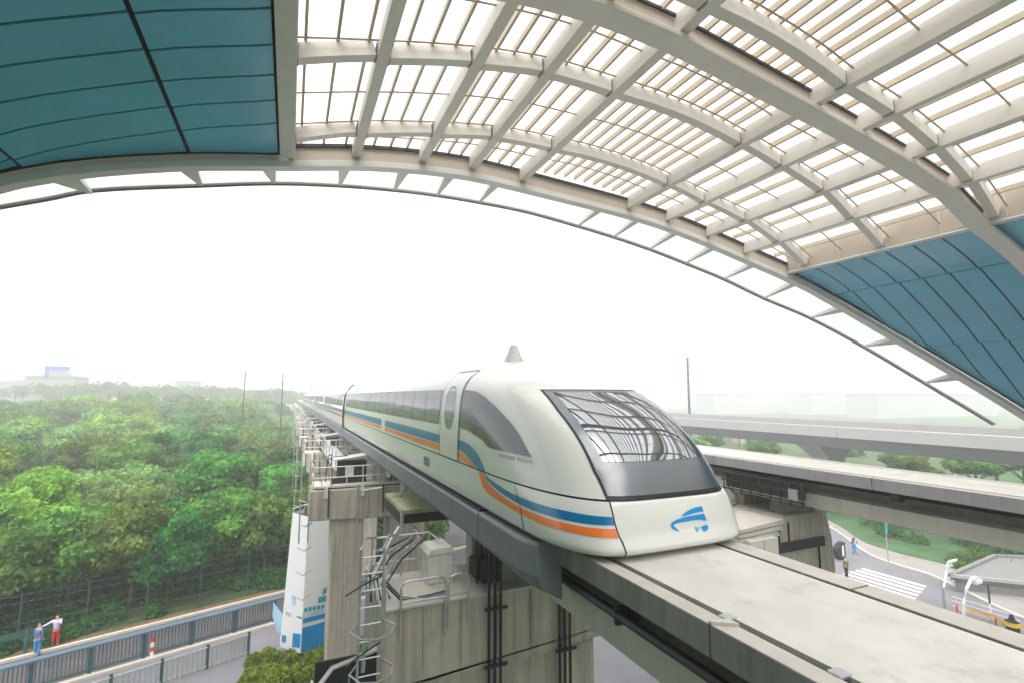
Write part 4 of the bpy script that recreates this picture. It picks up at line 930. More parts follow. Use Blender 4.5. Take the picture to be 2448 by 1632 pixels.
sf = thing('slatted_fence', 'pale slatted fence on the near side of the left road, at the bottom edge', 'fence', (-5.3, 32, G))
A, B_ = Vector((-8.5, 30.7, G)), Vector((-1.5, 33.4, G)); dd = (B_-A)
for k in range(34):
    p = A+dd*(k/33); big = k % 9 == 6 or k == 33
    w_ = 0.07 if big else 0.035
    m_ = MB(); m_.box(p.x-w_, p.x+w_, p.y-0.03, p.y+0.03, G, G+(1.25 if big else 1.08)); m_.build('post' if big else 'slat', M['mesh_dark'] if big else M['galv'], sf)
MB().tube([A+Vector((0, 0, 1.1)), B_+Vector((0, 0, 1.1))], 0.03, 5).build('top_rail', M['galv'], sf)
MB().tube([A+Vector((0, 0, 0.15)), B_+Vector((0, 0, 0.15))], 0.03, 5).build('bottom_rail', M['galv'], sf)
pnl = MB(); pnl.quad(A+Vector((0, 0.05, 0.1)), B_+Vector((0, 0.05, 0.1)), B_+Vector((0, 0.05, 1.05)), A+Vector((0, 0.05, 1.05))); pnl.build('glass_panel', glassmat('frosted_fence_panel', (0.8, 0.85, 0.9), 0.45, 0.3), sf)
wf_ = thing('wire_fence', 'dark green wire fence on thin posts along the edge of the wood', 'fence', rp(0, 7)+(G,))
for k in range(-2, 8):
    x_, y_ = rp(3.0*k, 5.9); MB().tube([(x_, y_, G), (x_+0.05, y_, G+3.2)], 0.045, 5).build('post', M['mesh_dark'], wf_)
for z in (0.3, 0.9, 1.5, 2.1, 2.7, 3.1):
    a_, e_ = rp(-6, 5.9), rp(21, 5.9); MB().tube([(a_[0], a_[1], G+z), (e_[0], e_[1], G+z)], 0.012, 4).build('wire', M['mesh_dark'], wf_)
gf = thing('green_fence', 'low dark green panel fence behind the two people at the left edge', 'fence', (-14, 38, G))
for k in range(5):
    x_, y_ = rp(-9+1.6*k, 5.4); x2, y2 = rp(-9+1.6*k+1.5, 5.4)
    MB().box(x_-0.06, x_+0.06, y_-0.05, y_+0.05, G, G+1.3).build('post', M['teal'], gf)
    MB().loft([[(x_, y_, G+0.9), (x_, y_+0.05, G+0.9), (x_, y_+0.05, G+1.25), (x_, y_, G+1.25)], [(x2, y2, G+0.9), (x2, y2+0.05, G+0.9), (x2, y2+0.05, G+1.25), (x2, y2, G+1.25)]]).build('rail_panel', M['mesh_dark'], gf)
p = at_z(348, 1510)
bo = thing('bollard', 'red and white striped marker post beside the teal road fence', 'bollard', tuple(p))
prof_ = [(0.0, 0.22), (0.05, 0.22), (0.08, 0.09), (0.35, 0.085), (0.36, 0.085), (0.6, 0.08), (0.61, 0.08), (0.86, 0.08), (0.87, 0.10), (1.05, 0.10), (1.08, 0.03)]
for nm, z0, z1, mt in (('foot', 0, 0.08, 'redwhite'), ('band', 0.08, 0.36, 'redwhite'), ('band', 0.36, 0.6, 'red'), ('band', 0.6, 0.86, 'redwhite'), ('band', 0.86, 1.1, 'red')):
    rr = 0.2 if nm == 'foot' else 0.10
    MB().loft([[(p.x+rr*s_*math.cos(2*PI*k/12), p.y+rr*s_*math.sin(2*PI*k/12), G+z) for k in range(12)] for z, s_ in ((z0+0.002, 1.0), (z1-0.002, 0.92))]).build(nm, M[mt], bo)

# ---------------------------------------------------------------- people
def skinmesh(name, joints, edges_, mat, parent, loc, rz, sub=1):
    me = bpy.data.meshes.new(name); me.from_pydata([j[:3] for j in joints], edges_, []); me.materials.append(mat)
    o = bpy.data.objects.new(name, me); col.objects.link(o); o.parent = parent
    sk = o.modifiers.new('skin', 'SKIN'); sk.use_smooth_shade = True
    for i, j in enumerate(joints):
        v = me.skin_vertices[0].data[i]; v.radius = (j[3], j[4] if len(j) > 4 else j[3]); v.use_root = i == 0
    sb = o.modifiers.new('sub', 'SUBSURF'); sb.levels = sub; sb.render_levels = sub
    return o
def person(loc, rz, label, top, legs, hair, pose='stand', long_coat=False, under=None):
    p = thing('person', label, 'person', loc); p.rotation_euler = (0, 0, rz)
    arm = {'stand': ((-0.24, 0.0, 1.12), (-0.27, -0.06, 0.88), (0.24, 0.0, 1.12), (0.27, -0.06, 0.88)),
           'point': ((-0.42, -0.12, 1.32), (-0.68, -0.16, 1.24), (0.20, -0.16, 1.22), (0.06, -0.30, 1.40)),
           'walk': ((-0.25, 0.08, 1.12), (-0.27, 0.16, 0.90), (0.25, -0.08, 1.12), (0.26, -0.20, 0.92))}[pose]
    st = 0.16 if pose == 'walk' else 0.03
    J = [(0, 0, 0.93, .13, .10), (0, 0, 1.15, .13, .10), (0, 0, 1.38, .14, .10), (0, 0, 1.50, .055), (0, -0.01, 1.60, .085, .095), (0, -0.01, 1.70, .075, .085),
         (-0.17, 0, 1.42, .06), (*arm[0], .045), (*arm[1], .032), (0.17, 0, 1.42, .06), (*arm[2], .045), (*arm[3], .032),
         (-0.09, 0, 0.86, .085), (-0.10, -st, 0.48, .06), (-0.11, st, 0.08, .04), (-0.11, st-0.12, 0.04, .035),
         (0.09, 0, 0.86, .085), (0.10, st, 0.48, .06), (0.11, -st, 0.08, .04), (0.11, -st-0.12, 0.04, .035)]
    hx = lambda a, s_: (a[0]+s_*0.02, a[1]-0.03, a[2]-0.07)
    J += [(*hx(arm[1], -1), .022), (*hx(arm[3], 1), .022)]
    E_ = [(0, 1), (1, 2), (2, 3), (3, 4), (4, 5), (2, 6), (6, 7), (7, 8), (2, 9), (9, 10), (10, 11), (0, 12), (12, 13), (13, 14), (14, 15), (0, 16), (16, 17), (17, 18), (18, 19), (8, 20), (11, 21)]
    skinmesh('body', J, E_, M['skin'], p, loc, rz)
    low = 0.72 if long_coat else 0.90
    T_ = [(0, 0, 1.15, .155, .125), (0, 0, low, .165, .13), (0, 0, 1.38, .165, .12), (-0.18, 0, 1.42, .08), (*arm[0], .065), (*[a*.85+b_*.15 for a, b_ in zip(arm[1], arm[0])], .052), (0.18, 0, 1.42, .08), (*arm[2], .065), (*[a*.85+b_*.15 for a, b_ in zip(arm[3], arm[2])], .052)]
    skinmesh('jacket' if long_coat else 'shirt', T_, [(0, 1), (0, 2), (2, 3), (3, 4), (4, 5), (2, 6), (6, 7), (7, 8)], M[top], p, loc, rz)
    if under: skinmesh('shirt', [(0, -0.06, 0.92, .12, .10), (0, -0.06, 1.36, .12, .10)], [(0, 1)], M[under], p, loc, rz)
    L_ = [(0, 0, 0.93, .15, .115), (-0.09, 0, 0.84, .105), (-0.10, -st, 0.48, .082), (-0.11, st, 0.11, .068), (0.09, 0, 0.84, .105), (0.10, st, 0.48, .082), (0.11, -st, 0.11, .068)]
    skinmesh('trousers', L_, [(0, 1), (1, 2), (2, 3), (0, 4), (4, 5), (5, 6)], M[legs], p, loc, rz)
    skinmesh('hair', [(0, 0.02, 1.66, .095, .095), (0, 0.01, 1.74, .085, .09)], [(0, 1)], M[hair], p, loc, rz)
    for s_, yy in ((-1, st), (1, -st)): skinmesh('shoe', [(s_*0.11, yy, 0.06, .055, .05), (s_*0.115, yy-0.15, 0.035, .045, .035)], [(0, 1)], M['blackcl'], p, loc, rz)
    return p
person(tuple(at_z(84, 1505)), R(150), 'person in a blue denim shirt and light blue jeans standing on the left roadside', 'blueshirt', 'jeans', 'hair_grey')
person(tuple(at_z(126, 1482)), R(10), 'person in a lilac shirt and red shorts pointing left, by the wood', 'lilac', 'redtr', 'hair', 'point')
person(tuple(at_z(1945, 1328)), R(180), 'person in a camouflage jacket standing at the start of the zebra crossing', 'camo', 'blackcl', 'hair', 'stand', True)
person(tuple(at_z(1963, 1271)), R(20), 'person in an open navy jacket, white top and blue jeans walking on the pavement', 'navy', 'jeans', 'hair', 'walk', False, 'whitecl')
pr = thing('litter_bin', 'black bin with a pale window panel beside the walking person', 'bin', tuple(at_z(1938, 1285)))
q = at_z(1938, 1285)
MB().prism([(q.x-0.5, q.y, G+0.1), (q.x+0.35, q.y, G), (q.x+0.35, q.y, G+1.5), (q.x-0.2, q.y, G+1.4), (q.x-0.75, q.y, G+0.95)], (0, 0.5, 0)).build('bin_body', M['blackcl'], pr, bevel=0.03)
MB().box(q.x-0.15, q.x+0.1, q.y-0.02, q.y-0.001, G+0.35, G+1.25).build('bin_panel', M['whitecl'], pr)

# ---------------------------------------------------------------- right: signs, lamps, kiosk, barrier
def atl(px, py, z=G): return at_z(px, py, z)
q = atl(2042, 1312); sg = thing('street_sign_pole', 'thin sign pole with a turquoise banner at the edge of the lawn', 'sign pole', tuple(q))
MB().tube([(q.x, q.y, G), (q.x, q.y, G+4.6)], 0.05, 6).build('pole', M['galv'], sg)
MB().box(q.x-0.16, q.x+0.16, q.y-0.06, q.y-0.055+0.03, G+3.1, G+4.2).build('banner', M['poster_teal'], sg); MB().box(q.x-0.14, q.x+0.14, q.y-0.12, q.y+0.1, G+4.3, G+4.75).build('lamp_head', M['white'], sg)
q = atl(2170, 1400); lp_ = thing('camera_mast', 'white mast with crossed camera arms standing at the kerb corner', 'camera mast', tuple(q))
MB().tube([(q.x, q.y, G), (q.x, q.y, G+1.5)], 0.09, 8).build('mast_base', M['galv'], lp_)
MB().tube([(q.x, q.y, G+0.9), (q.x+0.15, q.y, G+1.5), (q.x+1.05, q.y+0.1, G+2.95)], 0.06, 6).build('mast', M['white'], lp_)
MB().box(q.x+0.55, q.x+1.35, q.y-0.05, q.y+0.05, G+2.70, G+2.84).build('camera_arm', M['white'], lp_); MB().box(q.x+0.75, q.x+1.65, q.y-0.2, q.y-0.1, G+3.05, G+3.19).build('camera_arm', M['white'], lp_)
MB().box(q.x+0.95, q.x+1.2, q.y-0.1, q.y+0.1, G+2.84, G+3.04).build('camera', M['whitecl'], lp_)
q = atl(2238, 1430); cl = thing('swan_neck_lamp', 'short white swan-neck lamp arching over the road barrier', 'street lamp', tuple(q))
MB().tube([(q.x-1.2, q.y, G), (q.x-1.0, q.y, G+1.4), (q.x-0.5, q.y, G+2.2), (q.x+0.1, q.y, G+2.7), (q.x+0.6, q.y, G+2.75), (q.x+0.85, q.y, G+2.55)], 0.09, 8).build('lamp_neck', M['white'], cl)
MB().box(q.x+0.35, q.x+1.1, q.y-0.15, q.y+0.15, G+2.35, G+2.58).build('lamp_head', M['white'], cl)
MB().tube([(q.x+1.35, q.y-0.3, G), (q.x+1.35, q.y-0.3, G+1.1)], 0.06, 6).build('post', M['white'], cl); MB().tube([(q.x+1.35, q.y-0.3, G+1.1), (q.x+1.35, q.y-0.3, G+2.3)], 0.06, 6).build('post_sleeve', M['teal'], cl)
br = thing('road_barrier', 'red tipped barrier boards lying across the road by the yellow-topped bin', 'barrier', tuple(atl(2290, 1440)))
for px, py, in ((2200, 1420), (2290, 1452)):
    q = atl(px, py); MB().tube([(q.x, q.y, G), (q.x, q.y, G+0.9)], 0.045, 6).build('stanchion', M['red'], br)
    MB().prism([(q.x, q.y-0.05, G+0.55), (q.x+1.7, q.y-1.5, G+0.1), (q.x+1.7, q.y-1.5, G+0.45), (q.x+0.1, q.y-0.05, G+0.85)], (0, 0.07, 0)).build('board', M['tan'], br)
for k in range(3):
    a_, e_ = atl(2190, 1400), atl(2345, 1450); MB().tube([(a_.x, a_.y, G+0.3+0.3*k), (e_.x, e_.y, G+0.3+0.3*k)], 0.03, 5).build('rail', M['white'], br)
q = atl(2328, 1462); yb = thing('litter_bin', 'black bin with a yellow band beside the red tipped barrier', 'bin', tuple(q))
MB().loft([[(q.x+rr*math.cos(2*PI*k/14), q.y+rr*math.sin(2*PI*k/14), G+z) for k in range(14)] for z, rr in ((0, 0.27), (0.62, 0.34), (0.63, 0.35))]).build('bin_body', M['blackcl'], yb)
MB().loft([[(q.x+rr*math.cos(2*PI*k/14), q.y+rr*math.sin(2*PI*k/14), G+z) for k in range(14)] for z, rr in ((0.64, 0.355), (0.88, 0.37))]).build('bin_band', M['yellow'], yb)
MB().loft([[(q.x+rr*math.cos(2*PI*k/14), q.y+rr*math.sin(2*PI*k/14), G+z) for k in range(14)] for z, rr in ((0.89, 0.36), (1.02, 0.16), (1.3, 0.08))]).build('bin_lid', M['blackcl'], yb)
# kiosk with flat roof at the right edge
kz = G+1.1
k0, k1, k2 = at_z(2192, 1322, kz), at_z(2290, 1278, kz), at_z(2400, 1345, kz)
ki = thing('kiosk', 'low flat-roofed grey kiosk with a raised rim beside the planting bed', 'kiosk', (k0.x, k0.y, G))
ring = [Vector((k0.x, k0.y, 0)), Vector((k1.x, k1.y, 0)), Vector((k1.x+9, k1.y-6, 0)), Vector((k2.x+3, k2.y-2.5, 0))]
MB().loft([[(p.x, p.y, G) for p in ring], [(p.x, p.y, kz-0.25) for p in ring]]).build('wall', M['kiosk'], ki)
cen = sum(ring, Vector())/4; big = [cen+(p-cen)*1.04 for p in ring]
MB().loft([[(p.x, p.y, kz-0.25) for p in big], [(p.x, p.y, kz-0.05) for p in big]]).build('roof', M['kiosk'], ki)
for k in range(4):
    a_, e_ = big[k], big[(k+1) % 4]; MB().beam([(a_.x, a_.y, kz-0.05), (e_.x, e_.y, kz-0.05)], 0.3, 0.22, (e_-a_).cross(Vector((0, 0, 1)))).build('rim', M['galv'] if k == 3 else M['kiosk'], ki)

# ---------------------------------------------------------------- viaduct on the right
vd = thing('road_viaduct', 'broad grey concrete road viaduct crossing behind the second guideway', 'viaduct', (60, 60, G))
def vx(y): return 60+0.0*y
segs = list(range(-40, 420, 20))
for a, e in zip(segs[:-1], segs[1:]):
    MB().box(60, 60.35, a+0.03, e-0.03, -4.95, -3.75).build('parapet', M['viaduct'], vd)
MB().box(60.35, 72.5, -40, 420, -5.0, -4.62).build('carriageway', M['asphalt'], vd)
MB().box(72.5, 72.85, -40, 420, -4.95, -3.55).build('far_parapet', M['viaduct'], vd)
MB().prism([(60.25, -40, -4.96), (61.6, -40, -6.35), (71.5, -40, -6.35), (72.6, -40, -4.96)], (0, 460, 0)).build('girder', M['viaduct_web'], vd)
MB().tube([(60.2, -40, -3.72), (60.2, 420, -3.72)], 0.05, 4).build('parapet_rail', M['galv'], vd)
for y in (12, 45.5, 80, 120, 165, 215, 270):
    vp = thing('viaduct_pier', {12: 'viaduct pier with a flared head, hidden low at the right edge', 45.5: 'nearest flared pier head under the grey viaduct, pale in front of the trees'}.get(y, ORD[int(y//50)]+' far viaduct pier in the haze'), 'pier', (66, y, G), 'piers of the grey viaduct')
    MB().loft([[(62.2, y-1.6, -6.36), (70, y-1.6, -6.36), (70, y+1.6, -6.36), (62.2, y+1.6, -6.36)], [(64.4, y-1.3, -8.0), (67.6, y-1.3, -8.0), (67.6, y+1.3, -8.0), (64.4, y+1.3, -8.0)]]).build('pier_head', M['viaduct'], vp)
    MB().box(64.5, 67.5, y-1.2, y+1.2, G, -8.02).build('column', M['viaduct'], vp)
for k, (px, y) in enumerate(((2053, 1082), (2195, 1106))):
    q = at_z(px, y)
    lt = thing('lamp_post', 'thin white lamp post in the planting, '+('left' if k == 0 else 'right')+' of the two seen below the viaduct', 'lamp post', (q.x, q.y, G))
    MB().tube([(q.x, q.y, G), (q.x, q.y, -6.4-0.3*k)], 0.14, 6).build('pole', M['white'], lt)
# ---------------------------------------------------------------- poles and far buildings
def mast(px, y, ztop, label, arms=(), mat='teal', r0=0.2, lean=0.0):
    q = at_y(px, 905, y); t = thing('utility_pole', label, 'pole', (q.x, q.y, G))
    MB().tube([(q.x, q.y, G), (q.x+lean, q.y, ztop)], r0, 8, r0*0.6).build('pole', M[mat], t)
    for z, l_ in arms: MB().box(q.x-l_, q.x+l_, q.y-0.06, q.y+0.06, z, z+0.14).build('cross_arm', M[mat], t)
    return t
mast(558, 120, 5.0, 'tallest dark pole rising from the wood left of the train', r0=0.16, lean=0.25, mat='bark')
mast(648, 105, 4.2, 'dark pole beside the far end of the guideway', arms=((2.2, 0.25),), r0=0.14, mat='bark')
mast(273, 190, 1.4, 'short pole in the distant dark trees, the taller of a pair', r0=0.22, mat='bark', arms=((-0.6, 0.6),))
mast(251, 190, 0.4, 'short pole in the distant dark trees, the lower of a pair', r0=0.22, mat='bark')
mast(36, 230, 0.9, 'faint pole with arms at the far left above the wood', arms=((-0.5, 0.8), (0.1, 0.5)), r0=0.16, mat='bark')
mast(52, 240, 2.2, 'faint tall mast with arms at the far left above the wood', arms=((0.5, 0.9), (1.3, 0.6)), r0=0.16, mat='bark')
mast(715, 160, 3.4, 'small pole with a short cross arm above the far guideway', arms=((2.2, 0.45),), r0=0.12, mat='bark')
tw = mast(1582, 108, 10.4, 'tall blue-grey pole with cross arms behind the viaduct', arms=((10.3, 0.75), (8.1, 1.3), (5.8, 0.5), (3.7, 0.4), (1.6, 0.4)), mat='teal', r0=0.42)
q = at_y(1582, 905, 108)
for z in (8.2, 6.0):
    MB().tube([(q.x, q.y, z), (q.x+14, q.y+8, z-1.2), (q.x+30, q.y+20, z-1.8)], 0.04, 4).build('power_line', M['rail_blue'], tw)
MB().box(q.x-5.5, q.x+0.5, q.y-0.05, q.y+0.05, 5.95, 6.05).build('cross_arm', M['rail_blue'], tw)
mast(1860, 150, 6.5, 'faint thin pole on the right, half lost in haze', r0=0.16, mat='galv')
mast(1498, 150, 4.5, 'faint thin pole just right of the train roof', r0=0.10, mat='galv')
def bldg(name, label, px0, px1, y, ztop, mat, depth=20, stepz=None, extra=None, pyl=0):
    a_, e_ = at_y(px0, 905, y), at_y(px1, 905, y); t = thing(name, label, 'building', ((a_.x+e_.x)/2, y, G))
    MB().box(a_.x, e_.x, y, y+depth, G, ztop).build('wall', M[mat], t)
    MB().box(a_.x-0.5, e_.x+0.5, y-0.5, y+depth+0.5, ztop, ztop+0.6).build('roof', M[mat], t)
    return t, a_, e_
t, a_, e_ = bldg('far_building', 'hazy grey building with a pitched block and a blue sign above the left wood', 55, 168, 330, 9.5, 'farbldg')
MB().prism([(a_.x-14, 335, G), (a_.x-14, 335, 7.2), (a_.x, 335, 8.2), (a_.x+10, 335, 14.0), (e_.x-8, 335, 14.5), (e_.x-1, 335, 10), (e_.x, 335, G)], (0, 18, 0)).build('gable', M['farbldg'], t)
s0, s1 = at_y(105, 840, 330), at_y(158, 855, 330)
MB().box(s0.x, s1.x, 329, 331, s1.z+1.0, s0.z).build('roof_sign', M['farblue'], t); MB().box(s0.x, s0.x+1.5, 329.5, 330.5, 9, s1.z+1.2).build('sign_leg', M['farblue'], t)
bldg('far_building', 'long pale building on the right horizon behind the viaduct, left part', 1640, 1850, 300, 1.2, 'farwhite')
bldg('far_building', 'tall pale building on the right horizon behind the viaduct, middle part', 1862, 2010, 260, 1.8, 'farwhite')
bldg('far_building', 'long pale building on the right horizon, reaching under the roof edge', 2015, 2290, 200, 1.0, 'farwhite')
bldg('far_building', 'grey hazy block just right of the train roof', 1490, 1600, 520, 12.0, 'farwhite')
bldg('far_building', 'faint low building on the middle horizon above the wood', 400, 450, 420, 10, 'farbldg')
bldg('far_building', 'pale pink low building seen under the viaduct', 1725, 1745, 110, -10.6, 'pinkwall', 8)

# ---------------------------------------------------------------- trees
def crown_mesh(name, seed, rx, rz_, mat, nleaf=5200, size=0.30, lobes=16):
    r = random.Random(seed); nv = np.random.RandomState(seed)
    L_ = []
    for k in range(lobes):
        a = 2*PI*r.random(); el = r.uniform(-0.25, 1.0); rad = rx*r.uniform(0.45, 0.72)*math.sqrt(max(0.05, 1-max(0, el)**2*0.9))
        L_.append((rad*math.cos(a), rad*math.sin(a), rz_*0.62*el+r.uniform(-0.25, 0.35), rx*r.uniform(0.22, 0.44)))
    L_.append((0, 0, rz_*0.35, rx*0.55))
    vs_, fs_ = [], []
    per = nleaf//len(L_)
    for (cx, cy, cz, rr) in L_:
        for _ in range(per):
            u = nv.normal(size=3); u /= np.linalg.norm(u)
            if u[2] < -0.45: u[2] = -u[2]*0.4
            rad = rr*(0.80+0.28*nv.rand()**0.6)
            p = np.array([cx, cy, cz])+u*rad*np.array([1, 1, 0.78])
            n = u*0.7+nv.normal(size=3)*0.55; n /= np.linalg.norm(n)
            t = np.cross(n, nv.normal(size=3)); t /= np.linalg.norm(t)+1e-9; bb = np.cross(n, t)
            s1_ = size*(0.6+0.8*nv.rand()); s2_ = s1_*(0.45+0.3*nv.rand())
            k0_ = len(vs_); vs_ += [tuple(p-t*s1_), tuple(p+bb*s2_), tuple(p+t*s1_), tuple(p-bb*s2_)]; fs_.append((k0_, k0_+1, k0_+2, k0_+3))
    # dark inner mass so that the crown is not see-through
    for (cx, cy, cz, rr) in L_:
        k0_ = len(vs_); r2 = rr*0.80; ph = 6; th = 8
        for i in range(1, ph):
            for j in range(th):
                a, e = 2*PI*j/th, PI*i/ph-PI/2; vs_.append((cx+r2*math.cos(e)*math.cos(a), cy+r2*math.cos(e)*math.sin(a), cz+r2*0.78*math.sin(e)))
        for i in range(ph-2):
            for j in range(th): fs_.append((k0_+i*th+j, k0_+i*th+(j+1) % th, k0_+(i+1)*th+(j+1) % th, k0_+(i+1)*th+j))
    me = bpy.data.meshes.new(name); me.from_pydata(vs_, [], fs_); me.materials.append(mat); me.update()
    return me
def trunk_mesh(h, r_):
    m_ = MB(); m_.tube([(0, 0, -h), (0.08, 0.05, -h*0.5), (0, 0, 0)], r_, 7, r_*0.6)
    for k in range(5):
        a = 2*PI*k/5+0.4; m_.tube([(0, 0, -h*0.35), (math.cos(a)*h*0.16, math.sin(a)*h*0.16, -h*0.12), (math.cos(a)*h*0.3, math.sin(a)*h*0.3, h*0.10)], r_*0.45, 5, r_*0.15)
    me = bpy.data.meshes.new('trunk'); me.from_pydata(m_.v, [], m_.f); me.materials.append(M['bark']); return me
near_c = [crown_mesh('crown', 10+k, 3.2, 3.4, LEAF[k % 5], 9500, 0.15, 26) for k in range(5)]
near_c2 = [crown_mesh('crown', 30+k, 3.2, 3.4, LEAF[(0, 1, 4)[k]], 600, 0.175, 8) for k in range(3)]
mid_c = [crown_mesh('crown', 50+k, 3.2, 3.2, LEAF[k % 5], 4200, 0.22, 20) for k in range(5)]
trk = trunk_mesh(6.0, 0.22)
KIND = ['mid green', 'yellow green', 'dark green', 'sage green', 'olive green']
def tree(x, y, h, s_, kind, label, group, pool=None, zg=G, sz=None):
    t = thing('broadleaf_tree', label, 'tree', (x, y, zg), group)
    sz = sz or s_*0.95
    c_ = bpy.data.objects.new('crown', pool if pool else mid_c[kind]); col.objects.link(c_); c_.parent = t
    c_.location = (0, 0, h-2.75*sz); c_.scale = (s_, s_, sz); c_.rotation_euler = (0, 0, rnd.uniform(0, 6.28))
    k = bpy.data.objects.new('trunk', trk); col.objects.link(k); k.parent = t; k.location = (0, 0, max(0.5, h-3.0*sz)); k.scale = (s_, s_, max(0.5, h-3.0*sz)/6.0)
    return t
placed = []
def ok(x, y, dmin):
    for a, b__ in placed:
        if (a-x)**2+(b__-y)**2 < dmin*dmin: return False
    placed.append((x, y)); return True
GRP = 'broadleaf trees of the wood on the left'
def woodcolor(x, y):
    n_ = mnoise.noise(Vector((x*0.045, y*0.045, 3.1)))+rnd.uniform(-0.22, 0.22)
    return 1 if n_ > 0.30 else 3 if n_ > 0.12 else 0 if n_ > -0.12 else 4 if n_ > -0.28 else 2
# front row along the wire fence
front = []
for k in range(14):
    x_, y_ = rp(-13+3.0*k+rnd.uniform(-0.5, 0.5), 9.6+rnd.uniform(-0.5, 0.6))
    if x_ > 1.6: continue
    placed.append((x_, y_)); kd = (0, 4, 2, 0, 0, 4, 2, 0, 4, 0, 0, 4, 0, 2)[k]
    front.append(tree(x_, y_, 6.6+rnd.uniform(-0.4, 0.9), 1.12, kd, '', None, near_c[kd], sz=1.18))
tree(*rp(-15.5, 10.5), 7.2, 1.1, 1, 'bright yellow-green tree at the left edge behind the two people', None, near_c[1])
for k, t in enumerate(front): t['label'] = '%s tree of the front row behind the wire fence, counted from the left' % ORD[k]; t['group'] = 'front row trees behind the wire fence'
tries = 0; cnt = 0
wood = {}
while cnt < 270 and tries < 30000:
    tries += 1
    y = 47+(rnd.random()**1.55)*260
    x = rnd.uniform(-0.62*y-8, 6 if y > 60 else 0.5)
    if x > -1 and y < 58: continue
    ddd = 3.6+0.016*y
    v = Vector((x, y, 0))-P0
    if v.dot(rn) < 12.5: continue
    if not ok(x, y, ddd): continue
    hill = 2.2*math.exp(-((x+45)/40)**2-((y-215)/60)**2)
    h = 7.1+0.030*min(y-45, 110)+rnd.uniform(-1.3, 1.7)+hill*1.6
    if x < -0.40*y: h += 0.8
    if x > -6: h = min(h, 7.6)
    s_ = (1.0+0.0042*(y-45))*rnd.uniform(0.9, 1.15)
    kd = woodcolor(x, y)
    if y > 170 and x < -0.36*y: kd = 2
    pool = near_c[kd] if y < 85 else mid_c[kd]
    zone = 'near' if y < 75 else 'middle' if y < 130 else 'hazy far' if y < 210 else 'farthest'
    tt = tree(x, y, h, min(s_, 1.9)*1.08, kd, '%s broadleaf tree in the %s part of the wood' % (KIND[kd], zone), '%s trees in the %s part of the wood' % (KIND[kd], zone), pool)
    cnt += 1
    wood.setdefault((kd, zone), []).append(tt)
for (kd, zone), L_ in wood.items():
    L_.sort(key=lambda t: t.location.x/t.location.y)
    for k, t in enumerate(L_):
        t['label'] = '%s tree, %s part of the wood, %s of its colour from the left' % (KIND[kd], zone, ORD[k])
# the wood beyond, one mass
fm = MB(); fm_v, fm_f = [], []
base = mid_c[0]
bv = np.array([v.co[:] for v in base.vertices]); bf = [tuple(p.vertices) for p in base.polygons]
sel = list(range(0, len(bf), 4))
bfv = np.array([bf[i] for i in sel if len(bf[i]) == 4])
V_, F_ = [], []; nb = 0
uq = np.unique(bfv); remap = {int(u): i for i, u in enumerate(uq)}; bfl = np.vectorize(remap.get)(bfv); bvl = bv[uq]
for k in range(240):
    y = 300+rnd.random()*260; x = rnd.uniform(-0.66*y, 0.02*y)
    s_ = rnd.uniform(2.2, 3.2); V_.append(bvl*np.array([s_, s_, 1.5])+np.array([x, y, G+11.0+rnd.uniform(-1, 3)+4*math.exp(-((x+90)/60)**2)])); F_.append(bfl+nb); nb += len(bvl)
me = bpy.data.meshes.new('far_wood'); me.from_pydata(np.concatenate(V_).tolist(), [], np.concatenate(F_).tolist()); me.materials.append(LEAF[0])
o = bpy.data.objects.new('far_wood', me); col.objects.link(o); tag(o, kind='stuff')
# undergrowth along the fence, hedge below the pylon, shrubs on the right
def shrubs(name, pts, size, n, mat, kind='stuff', leaf=0.10, zz=1.0, label=None, cat=None, group=None):
    V_, F_ = [], []; nv = np.random.RandomState(len(pts)*7+n)
    for (x, y, s_) in pts:
        for _ in range(n):
            u = nv.normal(size=3); u /= np.linalg.norm(u); u[2] = abs(u[2])
            p = np.array([x, y, G+0.05])+u*np.array([s_, s_, s_*zz])*(0.75+0.35*nv.rand())
            t = nv.normal(size=3); t /= np.linalg.norm(t); b_ = np.cross(t, nv.normal(size=3)); b_ /= np.linalg.norm(b_)
            k = len(V_); V_ += [tuple(p-t*leaf), tuple(p+b_*leaf*.6), tuple(p+t*leaf), tuple(p-b_*leaf*.6)]; F_.append((k, k+1, k+2, k+3))
    me = bpy.data.meshes.new(name); me.from_pydata(V_, [], F_); me.materials.append(mat)
    o = bpy.data.objects.new(name, me); col.objects.link(o)
    tag(o, label, cat, group, kind); return o
pts = []
for k in range(210):
    a = rnd.uniform(-16, 22); b_ = 6.1+9.4*rnd.random(); x_, y_ = rp(a, b_); pts.append((x_, y_, rnd.uniform(0.35, 0.8)+0.16*(b_-6.1)))
shrubs('undergrowth', pts, 1, 260, LEAF[2], leaf=0.13)
pts = [(*rp(rnd.uniform(-16, -9), rnd.uniform(6, 8.5)), rnd.uniform(0.6, 1.1)) for k in range(14)]
shrubs('bright_shrubs', pts, 1, 300, LEAF[1], leaf=0.12)
pts = [(rnd.uniform(-1.6, 4.6), rnd.uniform(28.5, 32.6), rnd.uniform(0.3, 0.6)) for k in range(80)]
pts = [p for p in pts if p[1]-30.7 < 0.386*(p[0]+8.5)-0.6]
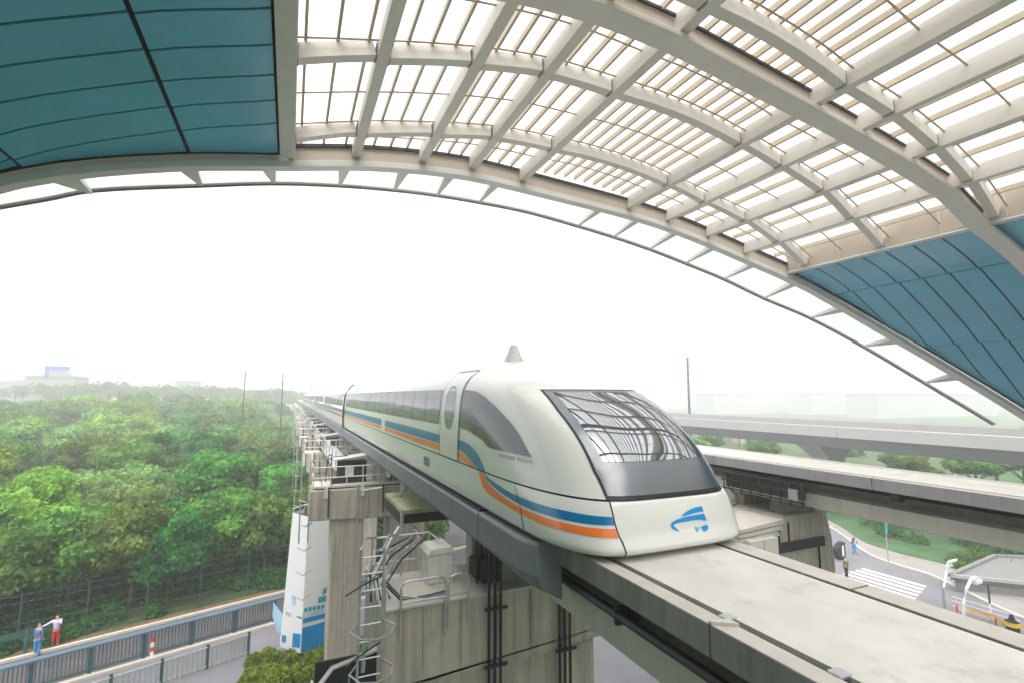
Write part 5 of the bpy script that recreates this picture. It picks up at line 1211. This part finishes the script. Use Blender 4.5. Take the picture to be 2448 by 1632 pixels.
shrubs('roadside_hedge', pts, 1, 260, LEAF[1], leaf=0.10, label='clipped olive hedge around the foot of the white and blue pylon', cat='hedge', kind=None)
pts = [(rnd.uniform(56, 95), rnd.uniform(17, 60), rnd.uniform(0.6, 1.6)) for k in range(110)]+[(57+0.7*k+rnd.uniform(-1, 1), 33+0.55*k+rnd.uniform(-1, 1), rnd.uniform(0.5, 1.1)) for k in range(26)]
shrubs('planting', pts, 1, 240, LEAF[2], leaf=0.16)
pts = [(51.8+rnd.uniform(0, 5), rnd.uniform(19.5, 26), rnd.uniform(0.5, 1.0)) for k in range(34)]
shrubs('corner_shrubs', pts, 1, 260, LEAF[0], leaf=0.12)
pts = [(rnd.uniform(62, 72), 30+0.55*i_, rnd.uniform(1.0, 1.5)) for i_ in range(40)]
shrubs('hedge', [(78+0.2*k, 26+0.9*k, 1.4) for k in range(34)], 1, 330, LEAF[1], leaf=0.16, zz=0.9, label='long yellow-green hedge beyond the viaduct on the right', cat='hedge', kind=None)
nR = 0; garden = {}
for k in range(400):
    if nR >= 74: break
    y = rnd.uniform(18, 190); x = 75+115*rnd.random()**1.4
    if x < 80 and y < 100 and x > 58 and (60 < x < 74): continue
    if not ok(x, y, 6.0): continue
    kd = rnd.choice((0, 0, 2, 4, 1)); nR += 1
    tt = tree(x, y, rnd.uniform(4.5, 6.8), rnd.uniform(0.9, 1.3), kd, '%s garden tree beyond the viaduct on the right' % KIND[kd], '%s trees beyond the viaduct' % KIND[kd], mid_c[kd], sz=0.75)
    garden.setdefault(kd, []).append(tt)
for k, (x, y) in enumerate(((10.5, 44), (9, 52), (14.5, 50), (12, 60), (19, 56), (25, 62))):
    tree(x, y, rnd.uniform(5, 6.2), 1.0, 0, 'mid green tree between the guideway piers, %s from the left' % ORD[k], 'trees between the guideway piers', near_c[0])

for kd, L_ in garden.items():
    L_.sort(key=lambda t: t.location.x/t.location.y)
    for k, t in enumerate(L_): t['label'] = '%s garden tree beyond the viaduct, %s of its colour from the left' % (KIND[kd], ORD[k])
